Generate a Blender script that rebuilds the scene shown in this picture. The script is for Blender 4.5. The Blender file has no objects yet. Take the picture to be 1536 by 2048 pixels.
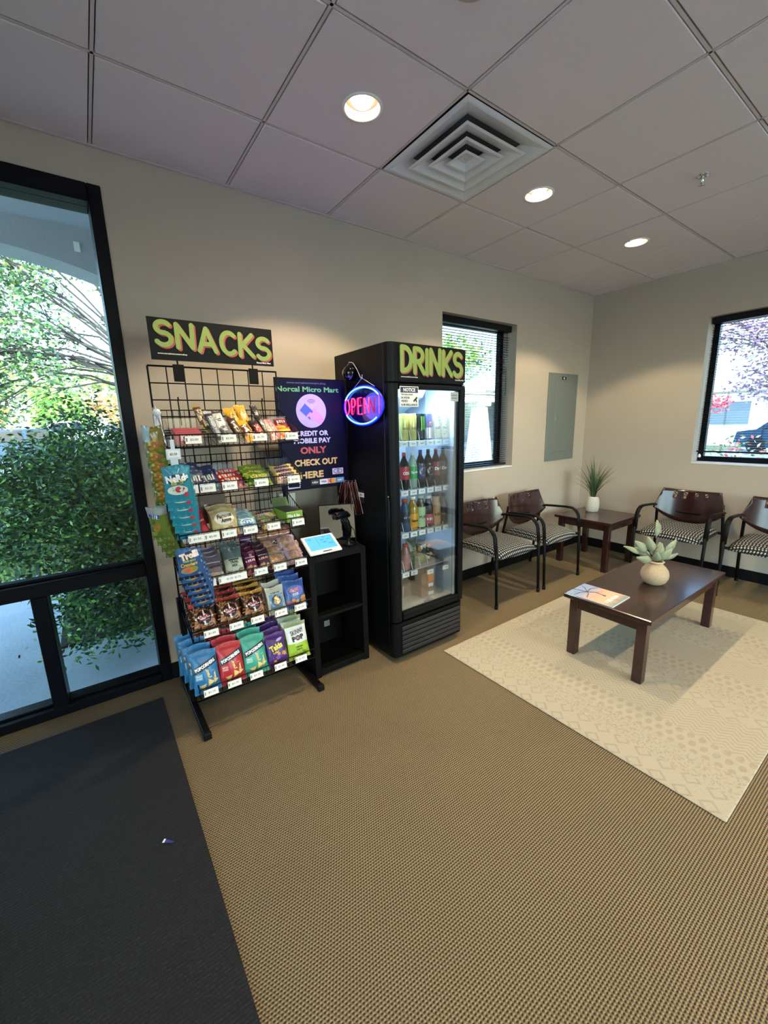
import bpy, math, random
from mathutils import Vector, Matrix
S=bpy.context.scene; COL=S.collection
PI=math.pi
# ---------------- camera ----------------
cd=bpy.data.cameras.new('camera'); cam=bpy.data.objects.new('camera',cd); COL.objects.link(cam); S.camera=cam
cd.sensor_fit='VERTICAL'; cd.sensor_height=36.0; cd.lens=821.65/2048*36.0; cd.clip_start=.02; cd.clip_end=400
CX=Vector((.81204745,-.58302048,-.02580829)); CY=Vector((.14259647,.15534122,.97751488)); CZ=-Vector((.5659021,.79746864,-.20928111))
mw=Matrix((CX,CY,CZ)).transposed().to_4x4(); mw.translation=Vector((-4.6533,-2.5564,1.4611)); cam.matrix_world=mw
# ---------------- world / sun / exposure ----------------
W=bpy.data.worlds.new('sky'); S.world=W; W.use_nodes=True
wn=W.node_tree; sky=wn.nodes.new('ShaderNodeTexSky'); sky.sky_type='NISHITA'; sky.sun_disc=False
sky.sun_elevation=math.radians(42); sky.sun_rotation=math.radians(200); sky.air_density=1.0; sky.dust_density=2.0; sky.ozone_density=1.5
bg=wn.nodes['Background']; wn.links.new(sky.outputs[0],bg.inputs[0]); bg.inputs[1].default_value=2.0
sd=bpy.data.lights.new('sun','SUN'); so=bpy.data.objects.new('sun',sd); COL.objects.link(so); sd.energy=8.0; sd.color=(1,.93,.82); sd.angle=.01
so.rotation_euler=(math.radians(48),0,math.radians(-20))
S.view_settings.view_transform='Standard'; S.view_settings.look='None'; S.view_settings.gamma=1; S.view_settings.exposure=0.25
S.view_settings.use_curve_mapping=False
S.cycles.transparent_max_bounces=24; S.cycles.max_bounces=8; S.cycles.sample_clamp_indirect=4
LAMP_W=86; LAMP_COL=(1.0,.79,.50)
# ---------------- materials ----------------
def lin(c):
    if isinstance(c,str): c=[int(c[i:i+2],16)/255 for i in (0,2,4)]
    return tuple((x/12.92 if x<.04045 else ((x+.055)/1.055)**2.4) for x in c)
_m={}
def mat(name,col=None,rough=.5,metal=0,spec=.5,emit=None,es=1,noise=0,nscale=20,bump=0,bscale=60,trans=0,coat=0):
    if name in _m: return _m[name]
    m=bpy.data.materials.new(name); m.use_nodes=True; _m[name]=m
    nt=m.node_tree; b=nt.nodes['Principled BSDF']; c=lin(col)+(1,)
    b.inputs['Base Color'].default_value=c; b.inputs['Roughness'].default_value=rough; b.inputs['Metallic'].default_value=metal
    b.inputs['Specular IOR Level'].default_value=(spec if sum(lin(col))>.03 else .15); b.inputs['Transmission Weight'].default_value=trans; b.inputs['Coat Weight'].default_value=coat
    if emit: b.inputs['Emission Color'].default_value=lin(emit)+(1,); b.inputs['Emission Strength'].default_value=es
    tc=nt.nodes.new('ShaderNodeTexCoord')
    n=nt.nodes.new('ShaderNodeTexNoise'); n.inputs['Scale'].default_value=nscale; n.inputs['Detail'].default_value=4; nt.links.new(tc.outputs['Object'],n.inputs['Vector'])
    mx=nt.nodes.new('ShaderNodeMixRGB'); mx.blend_type='MULTIPLY'; mx.inputs[0].default_value=noise if noise else .06
    mx.inputs[1].default_value=c; nt.links.new(n.outputs['Fac'],mx.inputs[2])
    br=nt.nodes.new('ShaderNodeMixRGB'); br.blend_type='MIX'; br.inputs[0].default_value=0
    cr=nt.nodes.new('ShaderNodeValToRGB'); nt.links.new(n.outputs['Fac'],cr.inputs[0]); cr.color_ramp.elements[0].position=.3; cr.color_ramp.elements[1].position=.7
    cr.color_ramp.elements[0].color=(.35,.35,.35,1); nt.links.new(cr.outputs[0],mx.inputs[2]); nt.links.new(mx.outputs[0],b.inputs['Base Color'])
    if bump:
        n2=nt.nodes.new('ShaderNodeTexNoise'); n2.inputs['Scale'].default_value=bscale; n2.inputs['Detail'].default_value=3; nt.links.new(tc.outputs['Object'],n2.inputs['Vector'])
        bp=nt.nodes.new('ShaderNodeBump'); bp.inputs['Strength'].default_value=bump; bp.inputs['Distance'].default_value=.004; nt.links.new(n2.outputs['Fac'],bp.inputs['Height']); nt.links.new(bp.outputs[0],b.inputs['Normal'])
    return m
def C(hexc,rough=.35):   # plain printed film or plastic of one colour
    return mat('film_'+hexc+('' if rough==.35 else '_%d'%(rough*100)),hexc,rough,noise=.08,nscale=60,bump=.25,bscale=45)
def thin_glass(name,tint,gloss=.05,rough=0.0):
    if name in _m: return _m[name]
    m=bpy.data.materials.new(name); m.use_nodes=True; _m[name]=m; nt=m.node_tree; nt.nodes.clear()
    o=nt.nodes.new('ShaderNodeOutputMaterial'); t=nt.nodes.new('ShaderNodeBsdfTransparent'); g=nt.nodes.new('ShaderNodeBsdfGlossy'); x=nt.nodes.new('ShaderNodeMixShader'); f=nt.nodes.new('ShaderNodeFresnel')
    t.inputs[0].default_value=tuple(tint)+(1,); g.inputs['Roughness'].default_value=rough; f.inputs[0].default_value=1.45
    ml=nt.nodes.new('ShaderNodeMath'); ml.operation='MULTIPLY_ADD'; ml.inputs[1].default_value=.5; ml.inputs[2].default_value=gloss-.045
    nt.links.new(f.outputs[0],ml.inputs[0]); nt.links.new(ml.outputs[0],x.inputs[0]); nt.links.new(t.outputs[0],x.inputs[1]); nt.links.new(g.outputs[0],x.inputs[2]); nt.links.new(x.outputs[0],o.inputs[0])
    return m
class NT:      # small node-maths helper
    def __init__(s,name,rough=.8):
        s.m=bpy.data.materials.new(name); s.m.use_nodes=True; _m[name]=s.m; s.t=s.m.node_tree; s.b=s.t.nodes['Principled BSDF']; s.b.inputs['Roughness'].default_value=rough
        s.tc=s.t.nodes.new('ShaderNodeTexCoord'); s.sp=s.t.nodes.new('ShaderNodeSeparateXYZ'); s.t.links.new(s.tc.outputs['Object'],s.sp.inputs[0]); s.x,s.y,s.z=s.sp.outputs
    def __call__(s,op,*a):
        n=s.t.nodes.new('ShaderNodeMath'); n.operation=op
        for i,v in enumerate(a):
            if isinstance(v,(int,float)): n.inputs[i].default_value=v
            else: s.t.links.new(v,n.inputs[i])
        return n.outputs[0]
    def noise(s,sc,det=3):
        n=s.t.nodes.new('ShaderNodeTexNoise'); n.inputs['Scale'].default_value=sc; n.inputs['Detail'].default_value=det; s.t.links.new(s.tc.outputs['Object'],n.inputs['Vector']); return n.outputs['Fac']
    def ramp(s,f,stops):
        n=s.t.nodes.new('ShaderNodeValToRGB'); s.t.links.new(f,n.inputs[0]); e=n.color_ramp.elements
        while len(e)<len(stops): e.new(.5)
        for k,(p,c) in enumerate(stops): e[k].position=p; e[k].color=lin(c)+(1,)
        return n.outputs[0]
    def color(s,c): s.t.links.new(c,s.b.inputs['Base Color'])
    def mix(s,f,a,b,mode='MIX'):
        n=s.t.nodes.new('ShaderNodeMixRGB'); n.blend_type=mode
        for i,v in enumerate((f,a,b)):
            if isinstance(v,(int,float)): n.inputs[i].default_value=v
            elif isinstance(v,tuple): n.inputs[i].default_value=v+(1,)
            else: s.t.links.new(v,n.inputs[i])
        return n.outputs[0]
    def bump(s,h,st=.5,d=.003):
        n=s.t.nodes.new('ShaderNodeBump'); n.inputs['Strength'].default_value=st; n.inputs['Distance'].default_value=d; s.t.links.new(h,n.inputs['Height']); s.t.links.new(n.outputs[0],s.b.inputs['Normal'])
# ---------------- mesh builder ----------------
class MB:
    def __init__(s): s.v=[]; s.f=[]; s.mi=[]; s.ml=[]; s.X=None; s.sm=[]
    def mid(s,m):
        if m not in s.ml: s.ml.append(m)
        return s.ml.index(m)
    def add(s,vs,fs,m,smooth=False):
        o=len(s.v)
        if s.X is not None: vs=[tuple(s.X@Vector(v)) for v in vs]
        s.v+=[tuple(v) for v in vs]; k=s.mid(m)
        for f in fs: s.f.append(tuple(i+o for i in f)); s.mi.append(k); s.sm.append(smooth)
        return s
    def box(s,x0,x1,y0,y1,z0,z1,m,c=0):
        if x0>x1:x0,x1=x1,x0
        if y0>y1:y0,y1=y1,y0
        if z0>z1:z0,z1=z1,z0
        if not c:
            v=[(x,y,z) for x in(x0,x1) for y in(y0,y1) for z in(z0,z1)]
            return s.add(v,[(0,1,3,2),(4,6,7,5),(0,4,5,1),(2,3,7,6),(0,2,6,4),(1,5,7,3)],m)
        c=min(c,(x1-x0)/2.01,(y1-y0)/2.01,(z1-z0)/2.01); cx,cy,cz=(x0+x1)/2,(y0+y1)/2,(z0+z1)/2; hx,hy,hz=(x1-x0)/2,(y1-y0)/2,(z1-z0)/2
        v=[];ix={}
        for sx in(-1,1):
            for sy in(-1,1):
                for sz in(-1,1):
                    for a,(dx,dy,dz) in enumerate(((0,c,c),(c,0,c),(c,c,0))):
                        ix[sx,sy,sz,a]=len(v); v.append((cx+sx*(hx-dx),cy+sy*(hy-dy),cz+sz*(hz-dz)))
        f=[]; sg=(-1,1)
        for q in sg:
            f.append([ix[q,a,b,0] for a,b in((-1,-1),(1,-1),(1,1),(-1,1))]); f.append([ix[a,q,b,1] for a,b in((-1,-1),(1,-1),(1,1),(-1,1))]); f.append([ix[a,b,q,2] for a,b in((-1,-1),(1,-1),(1,1),(-1,1))])
        for a in sg:
            for b in sg:
                f.append([ix[a,b,-1,0],ix[a,b,1,0],ix[a,b,1,1],ix[a,b,-1,1]]); f.append([ix[a,-1,b,0],ix[a,1,b,0],ix[a,1,b,2],ix[a,-1,b,2]]); f.append([ix[-1,a,b,1],ix[1,a,b,1],ix[1,a,b,2],ix[-1,a,b,2]])
                for d in sg: f.append([ix[a,b,d,0],ix[a,b,d,1],ix[a,b,d,2]])
        ctr=Vector((cx,cy,cz)); g=[]
        for q in f:
            P=[Vector(v[i]) for i in q]; n=(P[1]-P[0]).cross(P[2]-P[0]); g.append(tuple(q) if n.dot(sum(P,Vector())/len(P)-ctr)>0 else tuple(q[::-1]))
        return s.add(v,g,m)
    def tube(s,pts,r,m,n=8,closed=False,w=None,side=None):
        P=[Vector(p) for p in pts]; k=len(P); vs=[]; fs=[]; up=None
        for i,p in enumerate(P):
            a=P[(i-1)%k] if (i or closed) else p; b=P[(i+1)%k] if (i<k-1 or closed) else p
            t=(b-a).normalized()
            if side is not None: u=Vector(side)
            else:
                u=up if up is not None else (Vector((0,0,1)) if abs(t.z)<.9 else Vector((1,0,0)))
                u=(u-t*u.dot(t)).normalized(); up=u
            q=t.cross(u).normalized()
            rr=r[i] if isinstance(r,(list,tuple)) else r; ww=(w if w else rr)
            for j in range(n):
                an=2*PI*j/n; vs.append(p+u*math.cos(an)*ww+q*math.sin(an)*rr)
        kk=k if closed else k-1
        for i in range(kk):
            for j in range(n):
                a=i*n+j; b=i*n+(j+1)%n; c=((i+1)%k)*n+(j+1)%n; d=((i+1)%k)*n+j; fs.append((a,b,c,d))
        if not closed: fs.append(tuple(range(n))[::-1]); fs.append(tuple((k-1)*n+j for j in range(n)))
        return s.add(vs,fs,m,n>5)
    def lathe(s,prof,m,n=20,c=(0,0,0),axis='z',smooth=True):
        vs=[];fs=[]
        for r,z in prof:
            for j in range(n):
                a=2*PI*j/n; x,y=r*math.cos(a),r*math.sin(a)
                vs.append((c[0]+x,c[1]+y,c[2]+z) if axis=='z' else ((c[0]+z,c[1]+x,c[2]+y) if axis=='x' else (c[0]+x,c[1]+z,c[2]+y)))
        for i in range(len(prof)-1):
            for j in range(n):
                fs.append((i*n+j,i*n+(j+1)%n,(i+1)*n+(j+1)%n,(i+1)*n+j))
        return s.add(vs,fs,m,smooth)
    def quad(s,a,b,c,d,m): return s.add([a,b,c,d],[(0,1,2,3)],m)
    def prism(s,poly,m,f,d):     # poly 2D; f maps (a,b,depth)->3D
        n=len(poly); v=[f(a,b,0) for a,b in poly]+[f(a,b,d) for a,b in poly]
        return s.add(v,[tuple(range(n)),tuple(range(2*n-1,n-1,-1))]+[(i,i+n,(i+1)%n+n,(i+1)%n) for i in range(n)],m)
    def build(s,name,parent=None,org=None,loc=None,rz=0,mods=None):
        me=bpy.data.meshes.new(name)
        if org is not None: o=Vector(org); vs=[tuple(Vector(v)-o) for v in s.v]
        else: vs=s.v
        me.from_pydata(vs,[],s.f)
        for m in s.ml: me.materials.append(m)
        me.polygons.foreach_set('material_index',s.mi); me.polygons.foreach_set('use_smooth',s.sm); me.update()
        ob=bpy.data.objects.new(name,me); COL.objects.link(ob)
        if parent: ob.parent=parent
        if loc is not None: ob.location=loc
        elif org is not None and not parent: ob.location=org
        ob.rotation_euler.z=rz
        return ob
def tag(o,label,cat,group=None,kind=None):
    o['label']=label; o['category']=cat
    if group: o['group']=group
    if kind: o['kind']=kind
    return o
def thing(name,label,cat,loc=(0,0,0),rz=0,group=None,rx=0):
    o=bpy.data.objects.new(name,None); o.empty_display_size=.05; COL.objects.link(o); o.location=loc; o.rotation_euler=(rx,0,rz); return tag(o,label,cat,group)
def struct(mb,name,parent=None):
    o=mb.build(name,parent)
    if not parent: o['kind']='structure'
    return o
def dup(o,loc,rz,label,group=None):
    r=o.copy(); COL.objects.link(r); r.location=loc; r.rotation_euler.z=rz; r['label']=label
    if group: r['group']=group
    for ch in o.children:
        c=ch.copy(); COL.objects.link(c); c.parent=r
        for g in ch.children:
            d=g.copy(); COL.objects.link(d); d.parent=c
    return r
# ---------------- lettering ----------------
_tx={}
def text_geo(t,bold=0,shear=0):
    k=(t,bold,shear)
    if k not in _tx:
        cu=bpy.data.curves.new('t','FONT'); cu.body=t; cu.size=1; cu.offset=bold; cu.resolution_u=2; cu.align_x='CENTER'; cu.align_y='CENTER'; cu.shear=shear
        ob=bpy.data.objects.new('t',cu); me=ob.to_mesh(); vs=[(v.co.x,v.co.y) for v in me.vertices]; fs=[tuple(p.vertices) for p in me.polygons]
        ob.to_mesh_clear(); bpy.data.objects.remove(ob); bpy.data.curves.remove(cu)
        if vs:
            x0=min(v[0] for v in vs);x1=max(v[0] for v in vs);y0=min(v[1] for v in vs);y1=max(v[1] for v in vs)
            vs=[((v[0]-(x0+x1)/2)/(y1-y0),(v[1]-(y0+y1)/2)/(y1-y0)) for v in vs]
        _tx[k]=(vs,fs)
    return _tx[k]
def put_text(mb,t,h,cx,cz,m,f,bold=.02,rot=0,width=None,shear=0):   # f maps (x,z)->3D on the printed face; h = height of the lettering
    if t[0]=='~':     # print too small to read in the photograph: small word-like bars
        k=int(t[1:]); W_=width or h*k*.7; c,s=math.cos(rot),math.sin(rot)
        for i in range(k):
            a0=-W_/2+W_*i/k; a1=a0+W_/k*.62; hh=h*(.5 if i%3 else .38); dx=(.12 if i%2 else -.1)*W_/k
            mb.add([f(cx+a*c-b*s,cz+a*s+b*c) for a,b in((a0,-hh),(a1,-hh),(a1+dx,hh),(a0+dx,hh))],[(0,1,2,3)],m)
        return
    vs,fs=text_geo(t,bold,shear); sx=h
    if width: w=max(v[0] for v in vs)*2; sx=width/w
    c,s=math.cos(rot),math.sin(rot)
    mb.add([f(cx+v[0]*sx*c-v[1]*h*s,cz+v[0]*sx*s+v[1]*h*c) for v in vs],fs,m)
def arc(cx,cy,rx,ry,a0,a1,n=10): return [(cx+rx*math.cos(math.radians(a0+(a1-a0)*i/n)),cy+ry*math.sin(math.radians(a0+(a1-a0)*i/n))) for i in range(n+1)]
GL={'S':(.62,[arc(.33,.74,.25,.22,35,250,12)+arc(.31,.28,.27,.25,75,-150,12)]),
'N':(.68,[[(.06,.02),(.06,.96)],[(.06,.96),(.60,.04)],[(.60,.04),(.62,.98)]]),
'A':(.72,[[(.04,.02),(.34,.97)],[(.34,.97),(.68,.02)],[(.18,.32),(.54,.32)]]),
'C':(.64,[arc(.38,.5,.31,.46,48,312,16)]),
'K':(.62,[[(.06,.02),(.08,.97)],[(.58,.97),(.14,.46)],[(.2,.5),(.6,.02)]]),
'D':(.64,[[(.08,.04),(.08,.95)],[(.08,.95)]+arc(.2,.5,.40,.45,80,-80,12)+[(.08,.04)]]),
'R':(.62,[[(.08,.02),(.06,.95)],[(.06,.95)]+arc(.26,.70,.28,.25,90,-90,8)+[(.08,.45)],[(.28,.45),(.6,.02)]]),
'I':(.16,[[(.08,.03),(.08,.97)]]),
'O':(.62,[arc(.31,.5,.27,.48,90,450,20)]),
'P':(.56,[[(.06,.0),(.06,1)],[(.06,1)]+arc(.26,.74,.25,.26,90,-90,8)+[(.06,.48)]]),
'E':(.50,[[(.48,1),(.05,1),(.05,0),(.5,0)],[(.05,.52),(.42,.52)]])}
def strokes(t,h,gap=.12,wf=1.0,jit=None):
    out=[];x=0
    for i,ch in enumerate(t):
        w,ls=GL[ch]; dy=jit[i] if jit else 0
        for l in ls: out.append([((x+a*wf)*h,(b+dy)*h) for a,b in l])
        x+=w*wf+gap
    return out,(x-gap)*h
def ribbon(mb,pl,w,m,f):
    n=len(pl); vs=[]
    for i,p in enumerate(pl):
        a=pl[max(i-1,0)]; b=pl[min(i+1,n-1)]; dx,dy=b[0]-a[0],b[1]-a[1]; L=math.hypot(dx,dy) or 1; k=1
        if 0<i<n-1:
            d1=(p[0]-a[0],p[1]-a[1]); l1=math.hypot(*d1) or 1; c=(d1[0]*dx+d1[1]*dy)/(l1*L); k=min(1/max(c,.3),1.6)
        nx,ny=-dy/L*w/2*k,dx/L*w/2*k; vs+=[(p[0]+nx,p[1]+ny),(p[0]-nx,p[1]-ny)]
    mb.add([f(*v) for v in vs],[(2*i,2*i+1,2*i+3,2*i+2) for i in range(n-1)],m)
    for p,q in((pl[0],pl[1]),(pl[-1],pl[-2])):
        t=math.atan2(p[1]-q[1],p[0]-q[0]); mb.add([f(p[0]+w/2*math.cos(t-PI/2+PI*j/8),p[1]+w/2*math.sin(t-PI/2+PI*j/8)) for j in range(9)],[tuple(range(9))],m)
def brush_word(mb,t,x0,x1,z0,z1,y,green,red,jit=None,gap=.12):
    h=z1-z0; st,w=strokes(t,h,gap,1,jit); k=(x1-x0)/w
    for m,ox,oz,dy in((red,.007,-.006,-.0004),(green,0,0,-.0022)):
        for i,l in enumerate(st): ribbon(mb,[(a*k+x0+ox,b+z0+oz) for a,b in l],h*.2,m,lambda a,b:(a,y+dy-.00006*i,b))
def disc(mb,cx,cz,rx,rz,m,f,n=24,rot=0):
    c,s=math.cos(rot),math.sin(rot); P=[(rx*math.cos(2*PI*j/n),rz*math.sin(2*PI*j/n)) for j in range(n)]
    mb.add([f(cx+a*c-b*s,cz+a*s+b*c) for a,b in P],[tuple(range(n))],m)
def poly(mb,pts,m,f): mb.add([f(a,b) for a,b in pts],[tuple(range(len(pts)))],m)
def on_y(y): return lambda a,b:(a,y,b)
# ---------------- shared materials ----------------
WALL=mat('painted_wall','aea394',.75,noise=.05,nscale=3,bump=.25,bscale=220)
REVEAL=mat('painted_reveal','aea59a',.75,noise=.05,nscale=3,bump=.2,bscale=220)
TILE=mat('ceiling_tile','dad0d2',.9,noise=.06,nscale=2,bump=.5,bscale=320)
GRID=mat('ceiling_grid_paint','c6bdbb',.6); GAP=mat('ceiling_gap','4a4744',.9)
FRAME=mat('dark_bronze_frame','080b12',.4,.0,noise=.1,nscale=8)
BLACK=mat('black_paint','0a0a0b',.42,noise=.15,nscale=12); BLACKM=mat('black_matte','101011',.7,noise=.15,nscale=30,bump=.2,bscale=200)
WIRE=mat('black_wire','08080a',.4,.2); RUBBER=mat('black_base_vinyl','09090b',.55)
WHITE=mat('white_plastic','e8e6e0',.4); GREY=mat('grey_plastic','8c9094',.45); CHROME=mat('chrome','d8d8d8',.12,1)
LABELW=mat('white_label','f1eee6',.6); INK=mat('ink','3a3a3e',.6); INK2=mat('ink_grey','77777a',.6)
GLASS=thin_glass('window_glass',(.80,.90,.92),.05); CLEAR=thin_glass('clear_plastic',(.93,.93,.93),.055,.08)
# carpet
n=NT('carpet',.95)
wy=n('SINE',n('MULTIPLY',n.y,2*PI/.0088)); row=n('FLOOR',n('MULTIPLY',n.y,1/.0088))
wx=n('SINE',n('ADD',n('MULTIPLY',n.x,2*PI/.0105),n('MULTIPLY',row,PI)))
h=n('ADD',n('MULTIPLY',wy,.62),n('MULTIPLY',wx,.42)); hn=n('ADD',h,n('MULTIPLY',n('SUBTRACT',n.noise(260,2),.5),1.3))
big=n.ramp(n.noise(1.6,3),[(.3,'77654a'),(.5,'877556'),(.7,'7d6f50')])
n.color(n.mix(n('MULTIPLY_ADD',hn,.62,.42),lin('2b2317'),n.mix(.5,big,lin('b29c72')))); n.bump(h,.6,.003)
# floor mat
n=NT('entrance_mat',.95); a=n.noise(170,2); w=n('SINE',n('MULTIPLY',n.y,2*PI/.011))
hh=n('ADD',a,n('MULTIPLY',w,.18)); n.color(n.ramp(hh,[(.35,'060607'),(.65,'131416'),(.8,'222325')])); n.bump(hh,.9,.005)
# rug: bands of marks that run along y
n=NT('woven_rug',.95)
def cellc(v,p): return n('MULTIPLY',n('SUBTRACT',n('FRACT',n('MULTIPLY',v,1/p)),.5),p)
def stepless(v,t): return n('LESS_THAN',v,t)
band=n('FRACT',n('MULTIPLY',n('ADD',n.x,2.95),1/.66))
ex=cellc(n.x,.055); ey=cellc(n('ADD',n.y,n('MULTIPLY',n('FLOOR',n('MULTIPLY',n.x,1/.055)),.0225)),.045)
ell=stepless(n('ADD',n('POWER',n('DIVIDE',ex,.021),2.0),n('POWER',n('DIVIDE',ey,.014),2.0)),1.0)
zz=n('ABSOLUTE',cellc(n.y,.07)); zig=stepless(n('ABSOLUTE',cellc(n('ADD',n.x,n('MULTIPLY',zz,.9)),.026)),.0045)
dia=stepless(n('ABSOLUTE',n('SUBTRACT',n('ADD',n('ABSOLUTE',cellc(n.x,.09)),n('ABSOLUTE',cellc(n.y,.09))),.032)),.0065)
nz=n.noise(60,2); spk=n('GREATER_THAN',n.noise(85,1),.56)
b1=n('MULTIPLY',n('GREATER_THAN',band,.42),stepless(band,.62)); b2=n('GREATER_THAN',band,.62); b3=stepless(band,.2)
b4=n('MULTIPLY',n('GREATER_THAN',band,.2),stepless(band,.42))
pat=n('ADD',n('ADD',n('MULTIPLY',b1,ell),n('MULTIPLY',b2,zig)),n('ADD',n('MULTIPLY',b3,dia),n('MULTIPLY',b4,spk)))
ptn=n('MULTIPLY',pat,n('MULTIPLY_ADD',nz,1.2,.1))
n.color(n.mix(n('MINIMUM',ptn,1.0),n.mix(n.noise(300,2),lin('a19883'),lin('afa793')),lin('988d77'))); n.bump(n('SUBTRACT',n.noise(200,2),n('MULTIPLY',pat,.8)),.6,.004)
# ---------------- room shell ----------------
mb=MB(); mb.box(-6.6,0,-5.6,.02,-.05,0,_m['carpet']); struct(mb,'floor')
def wall_with(name,openings,L0,L1,axis,at0,at1,H=3.05):
    # openings: (a0,a1,z0,z1) along the wall
    mb=MB(); cur=L0
    def bx(a0,a1,z0,z1):
        if a1-a0<1e-4 or z1-z0<1e-4: return
        (mb.box(a0,a1,at0,at1,z0,z1,WALL) if axis=='x' else mb.box(at0,at1,a0,a1,z0,z1,WALL))
    for a0,a1,z0,z1 in sorted(openings):
        bx(cur,a0,-.05,H); bx(a0,a1,-.05,z0); bx(a0,a1,z1,H); cur=a1
    bx(cur,L1,-.05,H); return struct(mb,name)
wall_with('wall_left',[(-6.1,-4.427,0,2.586),(-2.223,-1.287,1.032,2.318)],-6.6,.2,'x',0,.2)
wall_with('wall_right',[(-2.0,-1.066,1.032,2.316),(-4.4,-3.45,1.032,2.316)],-5.6,0,'y',0,.2)
wall_with('wall_back',[(-3.6,-.8,.05,2.58)],-6.8,.2,'x',-5.8,-5.6)
wall_with('wall_side',[(-4.6,-2.2,.05,2.58)],-5.6,.2,'y',-6.8,-6.6)
mb=MB(); mb.box(-9.2,.3,-9.5,.2,3.05,3.5,mat('sun_block_slab','5a5a5a',.9)); struct(mb,'roof_sun_block')  # unseen roof slab, wide overhangs added to keep direct sun out
for nm,bxs in (('baseboard_left',[(-4.427,0,-.012,0)]),('baseboard_right',[])):
    mb=MB()
    if bxs: mb.box(-4.427,-.012,-.012,0,0,.1,RUBBER,.003)
    else: mb.box(-.012,0,-5.6,0,0,.1,RUBBER,.003)
    struct(mb,nm)
# ceiling: grid bars with a tile part in every cell
Z=2.743; T=.6096; gx=[-.177-T*k for k in range(0,11)]; gy=[-.583-T*k for k in range(0,9)]
xs=[0]+gx+[-6.6]; ys=[0]+gy+[-5.6]; xs=[x for x in xs if x>=-6.6]; ys=[y for y in ys if y>=-5.6]
mb=MB(); mb.box(-6.6,0,-5.6,0,Z+.03,Z+.05,GAP)
for x in gx: mb.box(x-.0055,x+.0055,-5.6,0,Z+.002,Z+.03,GRID)
for y in gy: mb.box(-6.6,0,y-.0055,y+.0055,Z+.002,Z+.0299,GRID)
mb.box(-6.6,0,-.02,0,Z-.003,Z+.03,GRID); mb.box(-.02,0,-5.6,-.02,Z-.003,Z+.03,GRID)
ceil=struct(mb,'ceiling')
CANS=[(-3.525,-.888),(-2.306,-.888),(-1.087,-.888),(-3.525,-3.326),(-2.306,-3.326),(-1.087,-3.326),(-4.744,-3.326),(-4.744,-5.2)]
def hole_tile(x0,x1,y0,y1,cx,cy,r):
    mb=MB(); n=32; vs=[];fs=[]
    for z in (Z,Z+.016):
        for j in range(n):
            a=2*PI*j/n; vs.append((cx+r*math.cos(a),cy+r*math.sin(a),z))
        for j in range(n):
            a=2*PI*j/n; c,s=math.cos(a),math.sin(a); k=1/max(abs(c),abs(s)); vs.append((min(max(cx+c*k*.31,x0),x1),min(max(cy+s*k*.31,y0),y1),z))
    for j in range(n):
        j2=(j+1)%n; fs+=[(j,n+j,n+j2,j2),(2*n+j,2*n+j2,3*n+j2,3*n+j),(n+j,3*n+j,3*n+j2,n+j2),(j,j2,2*n+j2,2*n+j)]
    return mb.add(vs,fs,TILE)
g=.0095
for i in range(len(xs)-1):
    for j in range(len(ys)-1):
        x1,x0=xs[i]-(g if i else .022),xs[i+1]+g; y1,y0=ys[j]-(g if j else .022),ys[j+1]+g
        if x1-x0<.03: continue
        cx,cy=(x0+x1)/2,(y0+y1)/2
        if abs(cx+2.915)<.1 and abs(cy+.888)<.1: continue
        can=[c for c in CANS if abs(c[0]-cx)<.1 and abs(c[1]-cy)<.1]
        if can: o=hole_tile(x0,x1,y0,y1,can[0][0],can[0][1],.078).build('ceiling_tile',ceil)
        else: o=MB().box(x0,x1,y0,y1,Z,Z+.016,TILE,.003).build('ceiling_tile',ceil)
# recessed downlights
CANW=mat('can_reflector','efe6d2',.35,.0); BULB=mat('lamp_glow','fff2d8',.5,emit='ffe7bd',es=70); BULB2=mat('lamp_glow_dim','fff2d8',.5,emit='ffe2b0',es=14)
which=['nearest the snack rack','between the air vent and the corner','nearest the room corner']
for k,(x,y) in enumerate(CANS):
    o=thing('recessed_downlight','round recessed ceiling downlight, lit warm white, '+which[k] if k<3 else 'round recessed ceiling downlight behind the camera, '+['right of the entrance','above the middle of the room','nearest the right wall','above the entrance mat','nearest the back wall'][k-3],'ceiling light',(x,y,Z),0,'recessed downlights in the tiled ceiling')
    MB().lathe([(.086,0),(.086,-.003),(.074,-.004),(.072,.0)],WHITE,32).build('trim_ring',o)
    MB().lathe([(.0725,-.002),(.068,.05),(.052,.125),(.0,.13)],CANW,32).build('reflector',o)
    MB().lathe([(0,.012),(.038,.014),(.046,.03),(.038,.11),(0,.12)],BULB if k!=2 else BULB2,20).build('lamp_bulb',o)
    ld=bpy.data.lights.new('downlight_beam','SPOT'); ld.energy=LAMP_W*(1.45,1.0,1.05,1,1,1,1,1)[k]; ld.color=LAMP_COL; ld.spot_size=math.radians(112); ld.spot_blend=.22; ld.shadow_soft_size=.035
    lo=bpy.data.objects.new('downlight_beam',ld); COL.objects.link(lo); lo.parent=o; lo.location=(0,0,.006)
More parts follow.
